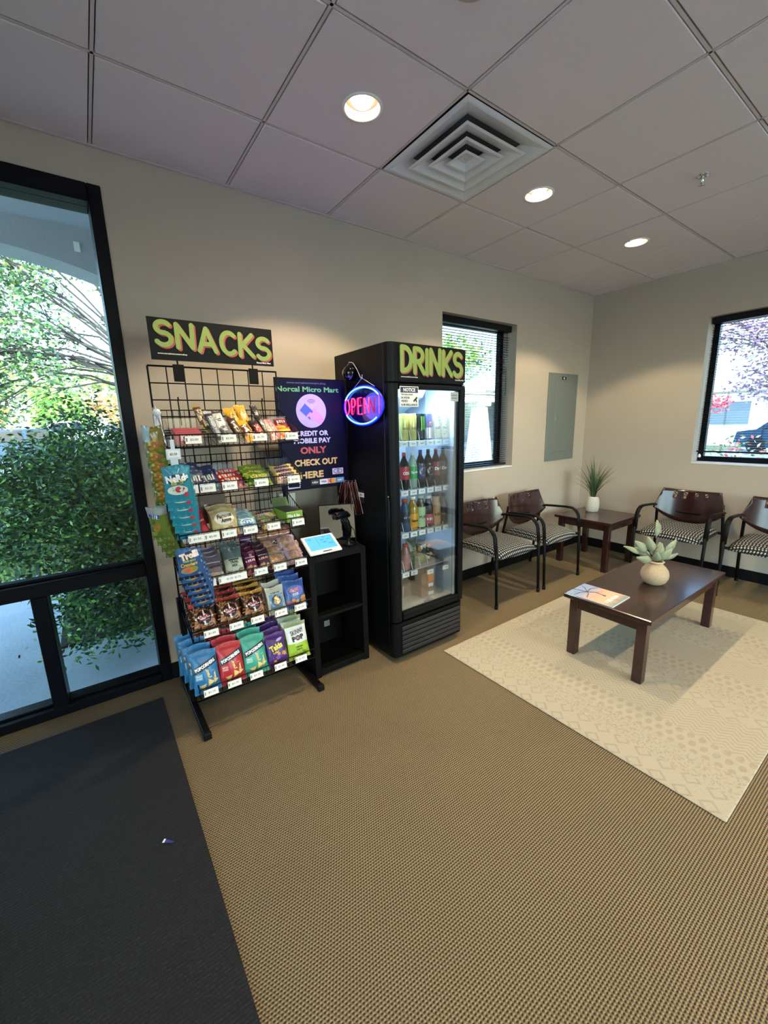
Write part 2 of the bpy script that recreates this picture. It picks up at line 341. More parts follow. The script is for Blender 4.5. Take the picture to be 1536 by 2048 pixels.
# air vent
o=thing('air_vent','square white stepped ceiling air diffuser beside the downlight','air vent',(-2.915,-.888,Z))
VW=mat('vent_enamel','d4d9de',.35,noise=.1,nscale=6)
def sqring(mb,a,za,b,zb,m,r=0.0):
    P=lambda s,z:[(s,s,z),(-s,s,z),(-s,-s,z),(s,-s,z)]
    mb.add(P(a,za)+P(b,zb),[(i,(i+1)%4,4+(i+1)%4,4+i) for i in range(4)],m)
mb=MB(); sqring(mb,.295,.0,.278,-.004,VW); sqring(mb,.278,-.004,.270,-.004,VW); sqring(mb,.270,-.004,.185,.03,VW); sqring(mb,.185,.03,.18,.07,GAP); mb.build('outer_frame',o)
mb=MB(); mb.box(-.2,.2,-.2,.2,.07,.072,mat('duct_dark','4c4a47',.9)); mb.build('duct_opening',o)
for a,b,z in((.205,.135,-.012),(.135,.075,-.014),(.07,.03,-.016)):
    mb=MB(); sqring(mb,a,z,a-.014,z-.002,VW); sqring(mb,a-.014,z-.002,b-.012,z+.028,VW); sqring(mb,a,z,b-.01,z+.032,VW); mb.build('vent_cone',o)
mb=MB(); mb.box(-.03,.03,-.03,.03,.0,.004,VW,.002).lathe([(.0,-.003),(.007,-.003),(.007,.002)],CHROME,10); mb.build('centre_plate',o)
# sprinkler and unlit round ceiling fitting
o=thing('fire_sprinkler','small chrome fire sprinkler head with round plate on ceiling','sprinkler',(-1.705,-1.497,Z))
MB().lathe([(.0,-.006),(.022,-.006),(.033,-.001),(.033,.0)],CHROME,20).build('escutcheon',o)
mb=MB(); mb.lathe([(.0,-.04),(.006,-.04),(.009,-.02),(.012,-.006)],CHROME,10); mb.tube([(-.012,0,-.008),(-.014,0,-.028),(0,0,-.042),(.014,0,-.028),(.012,0,-.008)],.0025,CHROME,6); mb.lathe([(0,-.046),(.016,-.045),(.016,-.043),(0,-.042)],CHROME,12); mb.build('spray_head',o)
o=thing('smoke_detector','round white ceiling disc fitting cut off at the top edge','detector',(-3.525,-1.497,Z))
MB().lathe([(0,-.012),(.045,-.012),(.055,-.009),(.07,-.002),(.07,0)],mat('off_white','b9b0a8',.6),28).build('cover',o)
# ---------------- windows ----------------
def frame_part(name,parent,*bx):
    mb=MB()
    for b in bx: mb.box(*b,FRAME,.004)
    return mb.build(name,parent)
w1=struct(MB().box(-6.1,-4.427,.03,.12,0,.045,FRAME,.004),'window_1')
frame_part('jamb',w1,(-4.482,-4.427,-.012,.14,0,2.586)); frame_part('jamb',w1,(-6.1,-6.045,-.012,.14,0,2.586))
frame_part('head_rail',w1,(-6.045,-4.482,-.012,.14,2.508,2.586)); frame_part('cross_rail',w1,(-6.045,-4.482,-.012,.14,.665,.735))
frame_part('mullion',w1,(-4.985,-4.92,-.010,.14,.045,.665)); frame_part('sill_rail',w1,(-6.045,-4.482,-.012,.13,0,.05))
frame_part('glazing_bead',w1,(-4.92,-4.482,.03,.07,.05,.062),(-6.045,-4.985,.03,.07,.05,.062),(-6.045,-4.482,.03,.07,.735,.75))
MB().box(-4.92,-4.482,.05,.056,.05,.665,GLASS).build('pane',w1); MB().box(-6.045,-4.985,.05,.056,.05,.665,GLASS).build('pane',w1); MB().box(-6.045,-4.482,.05,.056,.735,2.508,GLASS).build('pane',w1)
def small_window(name,a0,a1,z0,z1,axis):
    def B(mb,u0,u1,d0,d1,z0_,z1_,m,c=.003):
        return mb.box(u0,u1,d0,d1,z0_,z1_,m,c) if axis=='x' else mb.box(d0,d1,u0,u1,z0_,z1_,m,c)
    w=struct(B(MB(),a0,a1,.15,.2,z0,z0+.05,FRAME),name)
    for s in((a0,a0+.045),(a1-.045,a1)): B(MB(),s[0],s[1],.15,.2,z0+.05,z1-.05,FRAME).build('jamb',w)
    B(MB(),a0,a1,.15,.2,z1-.05,z1,FRAME).build('head_rail',w)
    B(MB(),a0+.045,a1-.045,.172,.178,z0+.05,z1-.05,GLASS,0).build('pane',w)
    mb=MB(); B(mb,a0-.0,a1+.0,-.004,.15,z0-.012,z0+.002,mat('window_sill_paint','d9dadb',.4)); mb.build('window_sill',w)
    return w
small_window('window_2',-2.223,-1.287,1.032,2.318,'x'); small_window('window_3',-2.0,-1.066,1.032,2.316,'y'); mb=MB(); [mb.box(*q,FRAME,.004) for q in ((-3.6,-.8,-5.75,-5.65,.05,.12),(-3.6,-.8,-5.75,-5.65,2.5,2.58),(-2.23,-2.17,-5.75,-5.65,.12,2.5))]; mb.box(-3.6,-.8,-5.71,-5.7,.12,2.5,GLASS); struct(mb,'window_fill_back')  # back wall window is unseen, added to let in fill daylight
mb=MB(); [mb.box(*q,FRAME,.004) for q in ((-6.75,-6.65,-4.6,-2.2,.05,.12),(-6.75,-6.65,-4.6,-2.2,2.5,2.58),(-6.75,-6.65,-3.43,-3.37,.12,2.5))]; mb.box(-6.71,-6.7,-4.6,-2.2,.12,2.5,GLASS); struct(mb,'window_fill_side')  # unseen side window, added as another source of fill daylight
small_window('window_4',-4.4,-3.45,1.032,2.316,'y')
SLAT=mat('blind_slat_black','15171c',.35,.1); CORD=mat('blind_cord','1c1d20',.7)
def blind(label,a0,a1,zb,zt,axis,tilt):
    loc=((a0+a1)/2,.075,0) if axis=='x' else (.075,(a0+a1)/2,0); rz=0 if axis=='x' else -PI/2
    o=thing('window_blind',label,'blind',loc,rz); hw=(a1-a0)/2-.012
    MB().box(-hw,hw,-.028,.028,zt-.055,zt-.002,SLAT,.004).build('headrail',o)
    MB().box(-hw,hw,-.013,.013,zb,zb+.014,SLAT,.003).build('bottom_rail',o)
    me=None; N=int((zt-.07-zb-.02)/.0215)
    for k in range(N):
        z=zb+.03+k*.0215
        if me is None:
            v=[];t=math.tan(tilt)
            for x in(-hw,hw):
                for q in range(5):
                    yy=-.0125+.00625*q; v.append((x,yy,yy*t+.0022*(1-(yy/.0125)**2)))
            mbs=MB().add(v,[(q,q+1,q+6,q+5) for q in range(4)],SLAT); ob=mbs.build('slat',o); me=ob.data
            sl=ob.modifiers.new('t','SOLIDIFY'); sl.thickness=.0006
        else: ob=bpy.data.objects.new('slat',me); COL.objects.link(ob); ob.parent=o
        ob.location=(0,0,z)
    for x in(-hw*.6,0,hw*.6):
        MB().tube([(x,-.014,zb),(x,-.014,zt-.05)],.0012,CORD,4).tube([(x,.014,zb),(x,.014,zt-.05)],.0012,CORD,4).build('ladder_cord',o)
    return o
b2=blind('black venetian blind over the window beside the drinks cooler',-2.223,-1.287,1.045,2.316,'x',.0)
MB().tube([(.38,-.035,2.26),(.375,-.04,1.7)],.004,thin_glass('wand',(.8,.85,.9),.1),6).build('tilt_wand',b2)
b3=blind('black venetian blind over the window above the chairs on the right wall',-2.0,-1.066,1.125,2.314,'y',.0)
MB().lathe([(0,0),(.012,.004),(.012,.02),(.004,.034),(0,.036)],WHITE,8,c=(-.42,-.03,1.075)).build('cord_tassel',b3)
# electrical panel
o=thing('electrical_panel','grey metal electrical panel cover set flush in the wall','panel',(-.49,0,1.48))
PG=mat('panel_grey','6f7672',.45,.2,noise=.05); 
MB().box(-.263,.263,-.012,0,-.448,.448,PG,.003).build('cover',o)
d=MB().box(-.15,.125,-.016,-.011,-.36,.36,PG,.002).build('door',o); MB().box(-.135,-.12,-.021,-.014,-.03,.02,CHROME,.002).build('latch',d)
mb=MB(); mb.box(-.04,.035,-.0135,-.0118,.385,.415,mat('nameplate','0c0c0c',.4)); put_text(mb,'~2',.02,-.002,.4,LABELW,on_y(-.0137),.03); mb.build('nameplate',o)
# floor coverings
o=MB().box(-5.72,-4.505,-2.02,-.172,0.0005,.008,_m['entrance_mat'],.003).build('floor_mat',org=(-5.1,-1.1,0)); tag(o,'black ribbed entrance mat below the tall window','mat')
o=MB().box(-2.95,-.885,-2.265,-.785,.0005,.009,_m['woven_rug'],.004).build('area_rug',org=None); tag(o,'cream woven area rug with tonal geometric bands under coffee table','rug')
mb=MB(); mb.X=Matrix.Translation((-4.617,-1.108,.0105))@Matrix.Rotation(-.75,4,'Z'); mb.add([(-.02,-.005,0),(.02,-.004,.003),(.022,.004,.001),(-.018,.006,.004)],[(0,1,2,3)],C('3b3f8a')); mb.add([(-.02,-.005,.0),(-.012,-.005,.001),(-.011,.006,.005),(-.018,.006,.0045)],[(0,1,2,3)],C('f2f2f8')); o=mb.build('candy_wrapper'); tag(o,'tiny silver and blue wrapper scrap lying on black mat','litter')
for q in o.data.vertices: q.co.z=max(q.co.z,.0095)
# ---------------- outdoors ----------------
R=random.Random(4)
CONC=mat('walk_concrete','b2babd',.9,noise=.25,nscale=2.5,bump=.5,bscale=40); ASPH=mat('asphalt','6a6d70',.95,noise=.3,nscale=4); SOIL=mat('planting_soil','3a3024',1,noise=.5,nscale=8)
LAWN=mat('lawn','3f5030',1,noise=.5,nscale=3); STUC=mat('stucco','a9adb0',.9,noise=.15,nscale=3,bump=.5,bscale=60)
o=struct(MB().box(-60,60,18,120,-.12,-.06,ASPH),'floor_outside'); struct(MB().box(-60,60,3.6,18,-.12,-.06,LAWN),'floor_lawn'); struct(MB().box(.2,60,-30,3.6,-.12,-.06,ASPH),'floor_outside_right')
struct(MB().box(-60,.2,.2,3.0,-.12,-.02,CONC),'floor_walkway'); struct(MB().box(-60,-6.8,-30,.2,-.12,-.02,CONC),'floor_walkway_side'); struct(MB().box(-6.8,.2,-30,-5.8,-.12,-.02,CONC),'floor_walkway_back')
struct(MB().box(-60,.2,3.0,3.6,-.12,.0,SOIL).box(-5.0,.2,.9,2.2,-.05,-.005,SOIL),'trim_2')
struct(MB().box(-9.2,-2.4,.2,2.0,3.12,3.5,STUC),'ceiling_outside')
mb=MB(); N=36   # arched beam
for i in range(N):
    xa=-9.2+i*(6.3/N); xb=xa+6.3/N
    za,zb=[max(.0,2.92-.165*(x+5.31)**2) if x<-3 else 2.92-.165*(x+5.31)**2 for x in(xa,xb)]
    za=max(za,1.6);zb=max(zb,1.6)
    mb.add([(xa,2.0,za),(xb,2.0,zb),(xb,2.32,zb),(xa,2.32,za),(xa,2.0,3.5),(xb,2.0,3.5),(xb,2.32,3.5),(xa,2.32,3.5)],[(0,1,2,3),(0,4,5,1),(3,2,6,7),(4,7,6,5)],STUC)
mb.box(-2.9,-2.4,2.0,2.4,-.1,3.5,STUC); struct(mb,'trim_3')
o=MB().box(-4.5,-4.46,1.985,1.999,2.93,3.0,LABELW).build('wall_plate',org=None); tag(o,'tiny white plate on the grey arched beam outside','plate')
LG=[mat('leaf_'+c,c,.55,noise=.3,nscale=9) for c in('55803f','3c663c','2c4f38','88a04a','d0b848','d89a5a','8a6a86','d05a66','9fcf5a','b8b49a')]
def leafq(mb,p,L,w,m,rr,droop=0):
    d=Vector((rr.gauss(0,1),rr.gauss(0,1),rr.gauss(0,.6)-droop)).normalized(); q=d.cross(Vector((rr.gauss(0,1),rr.gauss(0,1),rr.gauss(0,1)))).normalized()*w/2
    a=Vector(p); mb.add([a,a+d*L*.45+q,a+d*L,a+d*L*.45-q],[(0,1,2,3)],m)
def limb(mb,a,b,r0,r1,m,rr,sag=.1,n=5):
    a,b=Vector(a),Vector(b); P=[]
    for i in range(n+1):
        t=i/n; p=a.lerp(b,t); p.z+=math.sin(t*PI)*sag*(b-a).length; 
        if 0<i<n: p+=Vector((rr.uniform(-1,1),rr.uniform(-1,1),rr.uniform(-1,1)))*.04*(b-a).length
        P.append(p)
    mb.tube(P,[r0+(r1-r0)*i/n for i in range(n+1)],m,6); return P
BARK=mat('bark','4a4640',.95,noise=.4,nscale=12)
def tree(name,label,cat,x,y,trunk_top,blobs,n,L,cols,group=None,z0=-.06,seed=1,tr=.12):
    rr=random.Random(seed); o=thing(name,label,cat,(x,y,z0),0,group); org=(x,y,z0)
    limb(mb:=MB(),(x,y,z0),trunk_top,tr,tr*.6,BARK,rr,0); mb.build('trunk',o,org)
    mb=MB(); lf=MB(); tot=sum(b[3]*b[4]*b[5] for b in blobs)
    for b in blobs:
        c=Vector(b[:3]); P=limb(mb,trunk_top,c,tr*.45,.014,BARK,rr,.12)
        for k in range(4):
            e=c+Vector((rr.uniform(-.8,.8)*b[3],rr.uniform(-.8,.8)*b[4],rr.uniform(-.7,.7)*b[5])); limb(mb,P[3] if k%2 else P[4],e,tr*.16,.008,BARK,rr,.08,4)
        for k in range(int(n*b[3]*b[4]*b[5]/tot)):
            while 1:
                v=Vector((rr.uniform(-1,1),rr.uniform(-1,1),rr.uniform(-1,1)))
                if v.length<1: break
            v=v*(.55+.45*rr.random()) if rr.random()<.5 else v
            leafq(lf,(c.x+v.x*b[3],c.y+v.y*b[4],c.z+v.z*b[5]),L*rr.uniform(.7,1.3),L*.55,LG[rr.choice(cols)],rr,.3)
    mb.build('branches',o,org); f=lf.build('foliage',o,org); f['kind']='stuff'; return o
blobs=[(R.uniform(-7.2,-3.2),R.uniform(6.2,9.5),R.uniform(1.9,5.4),R.uniform(.55,.95),.7,R.uniform(.4,.7)) for _ in range(34)]
tree('large_tree','large leafy tree with arching grey branches outside the tall window','tree',-2.6,8.2,(-3.0,8.0,2.2),blobs,19000,.095,[0,1,0,9,2,9,3,0],seed=5,tr=.05)
tree('yellow_tree','bright yellow autumn tree far behind the blue-grey car','tree',-11.5,38,(-11.4,38,1.4),[(-11.5,38,3.3,2.6,2,2.6),(-13.5,38,3,2,2,2),(-9.8,38.5,2.6,1.4,1.4,1.6)],1800,.5,[4,4,4,5,3],'trees across the car park',seed=7,tr=.2)
tree('green_tree','round bright green tree across the car park','tree',-6.2,42,(-6.2,42,1.2),[(-6.2,42,3.4,2.1,2,2.4),(-5.0,43,2.6,1.4,1.4,1.5)],1500,.5,[8,8,0,3],'trees across the car park',seed=8,tr=.2)
tree('orange_tree','small orange-brown tree in front of the pink-roofed house','tree',-1.2,46,(-1.2,46,1.2),[(-1.2,46,3.4,1.7,1.5,2.0),(-3,47,4.0,1.5,1.5,1.2)],900,.5,[5,4,9,5],'trees across the car park',seed=9,tr=.15)
tree('purple_shrub','low purple-leaved shrub beside the far yellow tree','shrub',-9.4,30,(-9.4,30,.5),[(-9.4,30,1.2,1.4,1,1.1)],500,.3,[6,6,9],seed=10,tr=.06)
tree('pale_tree','pale grey-green tree filling the far left background','tree',-17,50,(-17,50,3),[(-17,50,6,4,3,4),(-9,56,7,4,3,3.6),(-3,60,7,4,3,3.4)],2200,.8,[9,3,9,8],'trees across the car park',seed=11,tr=.3)
# nandina bush by the glass
o=thing('nandina_bush','dense dark green leafy bush pressed close to the tall window','bush',(-4.1,1.45,0)); org=(-4.1,1.45,0)
st=MB(); lf=MB(); rr=random.Random(21)
for i in range(210):
    a=rr.uniform(0,2*PI); rad=rr.uniform(.15,1.0)**.7; top=Vector((-4.28+math.cos(a)*rad*1.2,1.42+math.sin(a)*rad*.85,rr.uniform(.7,1.6)*(1.1-.3*rad)))
    if top.y<.42: top.y=.42+rr.random()*.12
    if i<60:   # arching stems that hang near the glass
        top=Vector((rr.uniform(-4.9,-4.05),rr.uniform(.42,.8),rr.uniform(.12,.8)))
    b=Vector((-4.05+rr.uniform(-.3,.3),1.3+rr.uniform(-.4,.4),0)); P=limb(st,b,top,.008,.003,BARK,rr,.12,5)
    for k in range(260 if i>=60 else 110):
        q=P[2].lerp(P[5],rr.random()) if rr.random()<.3 else P[5].copy()
        q+=Vector((rr.gauss(0,.10),rr.gauss(0,.08),rr.gauss(0,.09)))
        if q.z<.02 or q.y<.33: continue
        leafq(lf,q,rr.uniform(.032,.055),.02,LG[rr.choice([0,1,8,2,0,1,0])],rr,.2)
st.build('stems',o,org); f=lf.build('foliage',o,org); f['kind']='stuff'
o=thing('blade_grass_clump','tall clump of long green strap leaves rising behind the bush','grass clump',(-4.5,3.0,0)); mb=MB()
for i in range(620):
    x=rr.uniform(-1.15,1.1); y=rr.uniform(-.35,.35); h=rr.uniform(.9,1.75)*(1-.15*abs(x)); lean=rr.uniform(-.35,.35); w=.006; P=[(x+lean*t*t,y+.25*lean*t,h*t-.1*h*t*t) for t in(0,.4,.75,1)]
    for a,b,wa,wb in zip(P,P[1:],(w,w,w*.7),(w,w*.7,.001)): mb.add([(a[0]-wa,a[1],a[2]),(a[0]+wa,a[1],a[2]),(b[0]+wb,b[1],b[2]),(b[0]-wb,b[1],b[2])],[(0,1,2,3)],LG[[0,1,3,1][i%4]])
f=mb.build('blades',o); f['kind']='stuff'
def hedge(name,label,x,y,rx,ry,h,n,L,cols,seed):
    rr=random.Random(seed); o=thing(name,label,'shrub',(x,y,-.06)); mb=MB(); s=MB()
    for k in range(n):
        a=rr.uniform(0,2*PI); q=rr.random()**.5; z=h*(1-q*q*.6)*rr.random()**.6
        leafq(mb,(rx*q*math.cos(a),ry*q*math.sin(a),z),L,L*.5,LG[rr.choice(cols)],rr)
    for k in range(9): limb(s,(0,0,0),(rr.uniform(-.6,.6)*rx,rr.uniform(-.6,.6)*ry,h*.7),.012,.004,BARK,rr,.05,4)
    s.build('stems',o); f=mb.build('foliage',o); f['kind']='stuff'; return o
hedge('low_shrub','pale green low shrub to the left beyond the walkway',-6.9,5.2,1.6,1.2,1.05,1500,.10,[8,9,3,0],31)
hedge('low_shrub','dark blue-green low shrub at the far left edge of the glass',-6.7,3.3,.9,.4,.75,1300,.07,[1,2,1],32)
hedge('low_shrub','green shrub low outside the right wall window',3.0,1.0,1.0,1.1,1.45,1800,.09,[0,1,8,3],33)
hedge('flowering_shrub','red-flowered shrub low outside the right wall window',2.6,-.75,.6,.6,1.3,1200,.07,[7,9,0,1],34)
hedge('low_shrub','green shrub at the foot of the white canopy columns',8.2,6.6,.8,.5,.5,700,.1,[0,8,1],35)
tree('purple_leaf_tree','purple-leaved tree seen through the right wall window blind','tree',8.2,-.8,(8.1,-.5,1.6),[(7.8,.6,3.2,.9,.9,.55),(7.6,-.3,2.9,1,1,.8),(8.2,.2,2.2,1.0,.9,.55),(8,-1.2,2.6,1,.9,.9),(7.9,1.0,3.6,.7,.8,.35)],4200,.10,[6,6,6,9],seed=12,tr=.1)
tree('red_tree','small scarlet tree beyond the right wall window','tree',13.5,3.3,(13.5,3.3,1.0),[(13.5,3.3,1.75,.6,.6,.55),(13.4,2.6,1.9,.4,.4,.35)],500,.16,[7,7],seed=13,tr=.06)
tree('lime_tree','lime-green tree above the white canopy beyond the small window','tree',11,14,(11,14,1.5),[(9.5,13.5,4.4,2.0,1.5,1.6),(12.5,14,4.6,1.8,1.5,1.5),(7.8,14,5.2,1.6,1.5,1.5)],2200,.28,[8,3,0,8],seed=14,tr=.16)
# canopy building seen through window 2
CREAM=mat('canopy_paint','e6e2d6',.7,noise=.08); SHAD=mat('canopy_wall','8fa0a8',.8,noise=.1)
o=thing('canopy_building','white canopy building with tapered columns beyond the small window','building',(8.5,9,0))
def taper(name,x,y,w0,w1,z0,z1,m):
    v=[(x+sx*w,y+sy*w,z) for z,w in((z0,w0),(z1,w1)) for sx,sy in((-1,-1),(1,-1),(1,1),(-1,1))]
    return MB().add(v,[(0,3,2,1),(4,5,6,7)]+[(i,(i+1)%4,4+(i+1)%4,4+i) for i in range(4)],m).build(name,o)
for x in(-1.25,.35,2.2): taper('column',x,-1,.36,.2,-.05,2.0,CREAM); MB().box(x-.3,x+.3,-1.3,-.7,2.0,2.14,CREAM,.02).build('column_cap',o)
MB().box(-3,4,-1.25,-.75,2.14,2.4,CREAM,.01).build('beam',o)
MB().prism([(-3.4,2.4),(4.4,2.4),(4.4,2.55),(.4,3.35),(-3.4,2.55)],CREAM,lambda a,b,d:(a,-1.4+d,b),.3).build('gable',o)
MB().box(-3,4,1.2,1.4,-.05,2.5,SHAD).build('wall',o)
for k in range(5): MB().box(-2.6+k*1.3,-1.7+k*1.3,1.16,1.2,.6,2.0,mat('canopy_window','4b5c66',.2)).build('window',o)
MB().add([(-3.5,-1.5,2.52),(4.5,-1.5,2.52),(4.5,4,2.9),(-3.5,4,2.9)],[(0,1,2,3)],mat('canopy_roof','b9b6ae',.8)).build('roof',o)
# house across the car park
o=thing('distant_house','pale house with a pinkish tiled roof across the car park','building',(0,66,0))
MB().box(-6,9,0,8,-.1,3.2,mat('house_wall','d8cfc0',.9)).build('wall',o)
MB().add([(-6.8,-.8,3.1),(9.8,-.8,3.1),(8.5,4,6.2),(-5.5,4,6.2),(-6.8,8.8,3.1),(9.8,8.8,3.1)],[(0,1,2,3),(3,2,5,4),(0,3,4),(1,5,2)],mat('house_roof','c08a78',.9,noise=.3,nscale=2)).build('roof',o)
for k in range(5): MB().box(-5+k*2.7,-3.6+k*2.7,-.05,0,1.1,2.3,mat('house_glass','5b6a74',.2)).build('window',o)
o=thing('white_building','plain white building beyond the right wall window','building',(22,5,0)); MB().box(0,6,-9,6,-.1,2.6,mat('white_wall','e4e2dc',.9)).build('wall',o); MB().box(-.4,6.4,-9.4,6.4,2.6,2.85,mat('white_roof','c9c8c4',.8)).build('roof',o)
for k in range(4): MB().box(-.04,0,-8+k*3.4,-6.4+k*3.4,1,2.1,_m['house_glass']).build('window',o)
def car(label,x,y,rz,paint,h=1.5,L=4.5):
    o=thing('parked_car',label,'car',(x,y,-.06),rz); W=.88; k=h/1.5
    body=[(-L/2,.35),(-L/2+.05,.8*k),(-L*.36,.92*k),(-L*.22,1.46*k),(L*.16,1.5*k),(L*.32,.95*k),(L/2-.1,.85*k),(L/2,.4),(L/2-.3,.25),(-L/2+.2,.25)]
    MB().prism(body,paint,lambda a,b,d:(a,-W+d,b),2*W).build('body',o)
    for s in(-1,1):
        MB().prism([(-L*.31,.96*k),(-L*.2,1.38*k),(-L*.02,1.42*k),(-L*.02,.96*k)],mat('car_glass','1c2730',.1),lambda a,b,d:(a,s*(W+.005)+s*d,b),.01).build('side_window',o)
        MB().prism([(L*.01,.96*k),(L*.01,1.42*k),(L*.15,1.42*k),(L*.26,.96*k)],_m['car_glass'],lambda a,b,d:(a,s*(W+.005)+s*d,b),.01).build('side_window',o)
        for a in(-L*.3,L*.31):
            MB().lathe([(0,-.09),(.2,-.09),(.33,-.08),(.34,.08),(.2,.1),(0,.1)],mat('tyre','17181a',.8),18,c=(a,s*(W-.06),.34),axis='y').build('wheel',o)
    return o
car('blue-grey estate car parked beyond the bush, left in the tall window',-6.9,24,0,mat('paint_bluegrey','30465a',.25,.4),1.75,5.0)
car('white saloon car parked near the far house in the tall window',-1.8,42,PI,mat('paint_white','eef0f2',.25),1.5,4.6)
car('white van-like car parked between the two visible cars outside',-5.4,34,0,_m['paint_white'],2.3,4.2)
car('dark blue car parked beyond the right wall window',17.0,.6,1.2,mat('paint_navy','27425c',.25,.3),1.5,4.5)
# ---------------- waiting-room furniture ----------------
WOOD=NT('mahogany',.22); q_=WOOD.ramp(WOOD.noise(3,5),[(.3,'1f0c0d'),(.6,'2d1413'),(.8,'371b17')]); WOOD.color(q_); WOOD.b.inputs['Coat Weight'].default_value=.35; WOOD.b.inputs['Coat Roughness'].default_value=.12; WOOD=WOOD.m
n=NT('chair_weave',.9)
tt=n('ADD',n('MULTIPLY',n.x,2*PI/.021),n('MULTIPLY',n('SINE',n('MULTIPLY',n.y,2*PI/.05)),.7)); s1=n('SINE',tt); s2=n('SINE',n('MULTIPLY',n.y,2*PI/.018))
v=n('ADD',n('MULTIPLY',s1,.55),n('MULTIPLY',s2,.45)); n.color(n.ramp(n('MULTIPLY_ADD',v,.5,.5),[(.45,'121316'),(.62,'3a3c3f'),(.8,'b4b4ae')])); n.bump(v,.5,.002); WEAVE=n.m
CHAIRM=mat('chair_black_steel','0e0f11',.45,.2,noise=.15,nscale=30,bump=.15,bscale=300)
def make_chair():
    o=thing('waiting_chair','x','chair')
    # seat cushion
    mb=MB(); nu,nv=14,14; top=[];bot=[]
    for j in range(nv+1):
        for i in range(nu+1):
            u=-1+2*i/nu; v=j/nv; w=.252-.02*v*0+.0*v
            e=(1-abs(u)**5)*(1-abs(2*v-1)**6); y=-.10-.49*v; z=.425+.05*max(e,0)**.6-.028*max(0,v-.6)**2*6+.012*(1-v)
            x=u*w*(1-.10*max(0,(abs(2*v-1)-.8))); y+= .02*(u*u)*(1 if v>.5 else -1)*abs(2*v-1)
            top.append((x,y,z)); bot.append((x*.95,y*.985-.004,.415-.015*v))
    n=len(top); f=[(j*(nu+1)+i,(j+1)*(nu+1)+i,(j+1)*(nu+1)+i+1,j*(nu+1)+i+1) for j in range(nv) for i in range(nu)]
    f2=[tuple(n+k for k in reversed(q)) for q in f]; ed=[(i,i+1) for i in range(nu)]+[(nu+(nu+1)*j,nu+(nu+1)*(j+1)) for j in range(nv)]+[((nu+1)*nv+i+1,(nu+1)*nv+i) for i in range(nu)]+[((nu+1)*(j+1),(nu+1)*j) for j in range(nv)]
    mb.add(top+bot,f+f2+[(a,b,b+n,a+n) for a,b in ed],WEAVE,True); mb.build('seat',o)
    # bent plywood back with four pierced marks
    cuts=[(-.145,0),(-.065,0),(.02,1),(.10,1)]; s=.03; X=sorted({round(-.285+.57*i/30,5) for i in range(31)}|{-.228,.228}|{round(c+k*s/3,5) for c,_ in cuts for k in range(4)})
    def topz(x): return .785-.012*math.cos(x/.23*PI/2)+.004 if abs(x)<=.228 else .785-(abs(x)-.228)/.057*.185
    def botz(x): a=abs(x)/.285; return .475+.125*a**2.4
    mb=MB(); 
    def P(x,z): k=(z-.47)/.32; return (x,-.135+.075*(x/.285)**2*-1+.055*k*0+.045*(k)+.0,z)
    for a,b in zip(X,X[1:]):
        ta,tb,ba,bb=topz(a),topz(b),botz(a),botz(b); hit=[c for c in cuts if a>=c[0]-1e-4 and b<=c[0]+s+1e-4]
        def strip(za0,za1,zb0,zb1,n=6):
            for k in range(n):
                p0=za0+(za1-za0)*k/n;p1=za0+(za1-za0)*(k+1)/n;r0=zb0+(zb1-zb0)*k/n;r1=zb0+(zb1-zb0)*(k+1)/n
                mb.add([P(a,p0),P(b,r0),P(b,r1),P(a,p1)],[(0,1,2,3)],WOOD,True)
        z0,z1=.728,.728+s; m=min
        strip(ba,m(z0,ta),bb,m(z0,tb))
        if hit:
            c=hit[0][0]; da=(a-c) if hit[0][1] else s-(a-c); db=(b-c) if hit[0][1] else s-(b-c); g=.0045
            mid=lambda d:(z0+max(min(d-g,s),0),z0+max(min(d+g,s),0))
            (l0,l1),(r0,r1)=mid(da),mid(db); strip(l0,l1,r0,r1,1)
        elif ta>z0+1e-4 or tb>z0+1e-4: strip(m(z0,ta),m(z1,ta),m(z0,tb),m(z1,tb),1)
        if ta>z1+1e-4 or tb>z1+1e-4: strip(m(z1,ta),ta,m(z1,tb),tb,1)
    bk=mb.build('backrest',o); me=bk.data
    import bmesh
    bm=bmesh.new(); bm.from_mesh(me); bmesh.ops.dissolve_degenerate(bm,dist=1e-5,edges=bm.edges); bmesh.ops.remove_doubles(bm,verts=bm.verts,dist=.0003); bm.to_mesh(me); bm.free()
    sl=bk.modifiers.new('t','SOLIDIFY'); sl.thickness=.012; sl.offset=0
    for sx in(-1,1):
        X0=sx*.272
        MB().tube([(X0,-.055,.0),(X0,-.085,.2),(X0*.99,-.115,.42),(X0*.96,-.15,.6),(X0*.93,-.155,.68)],.0125,CHAIRM,10).lathe([(0,0),(.015,0),(.0155,.03),(.013,.034)],BLACKM,10,c=(X0,-.055,0)).build('rear_leg',o)
        arm=[(X0*.98,-.15,.615),(X0*1.0,-.2,.628)]+[(X0*1.01,-.27-.03*k,.634+.002*k) for k in range(6)]
        arm+=[(X0*1.01,-.45-.10*math.sin(t),.645-.10*(1-math.cos(t))) for t in [PI/2*q/6 for q in range(1,7)]]+[(X0*1.01,-.562,.44)]
        MB().tube(arm,.011,CHAIRM,10,w=.0195,side=(1,0,0)).build('armrest',o)
        MB().tube([(X0*1.01,-.561,.46),(X0*1.01,-.568,.3),(X0*1.01,-.58,.0)],[.0135,.0125,.0115],CHAIRM,10).lathe([(0,0),(.0145,0),(.015,.03),(.012,.034)],BLACKM,10,c=(X0*1.01,-.58,0)).build('front_leg',o)
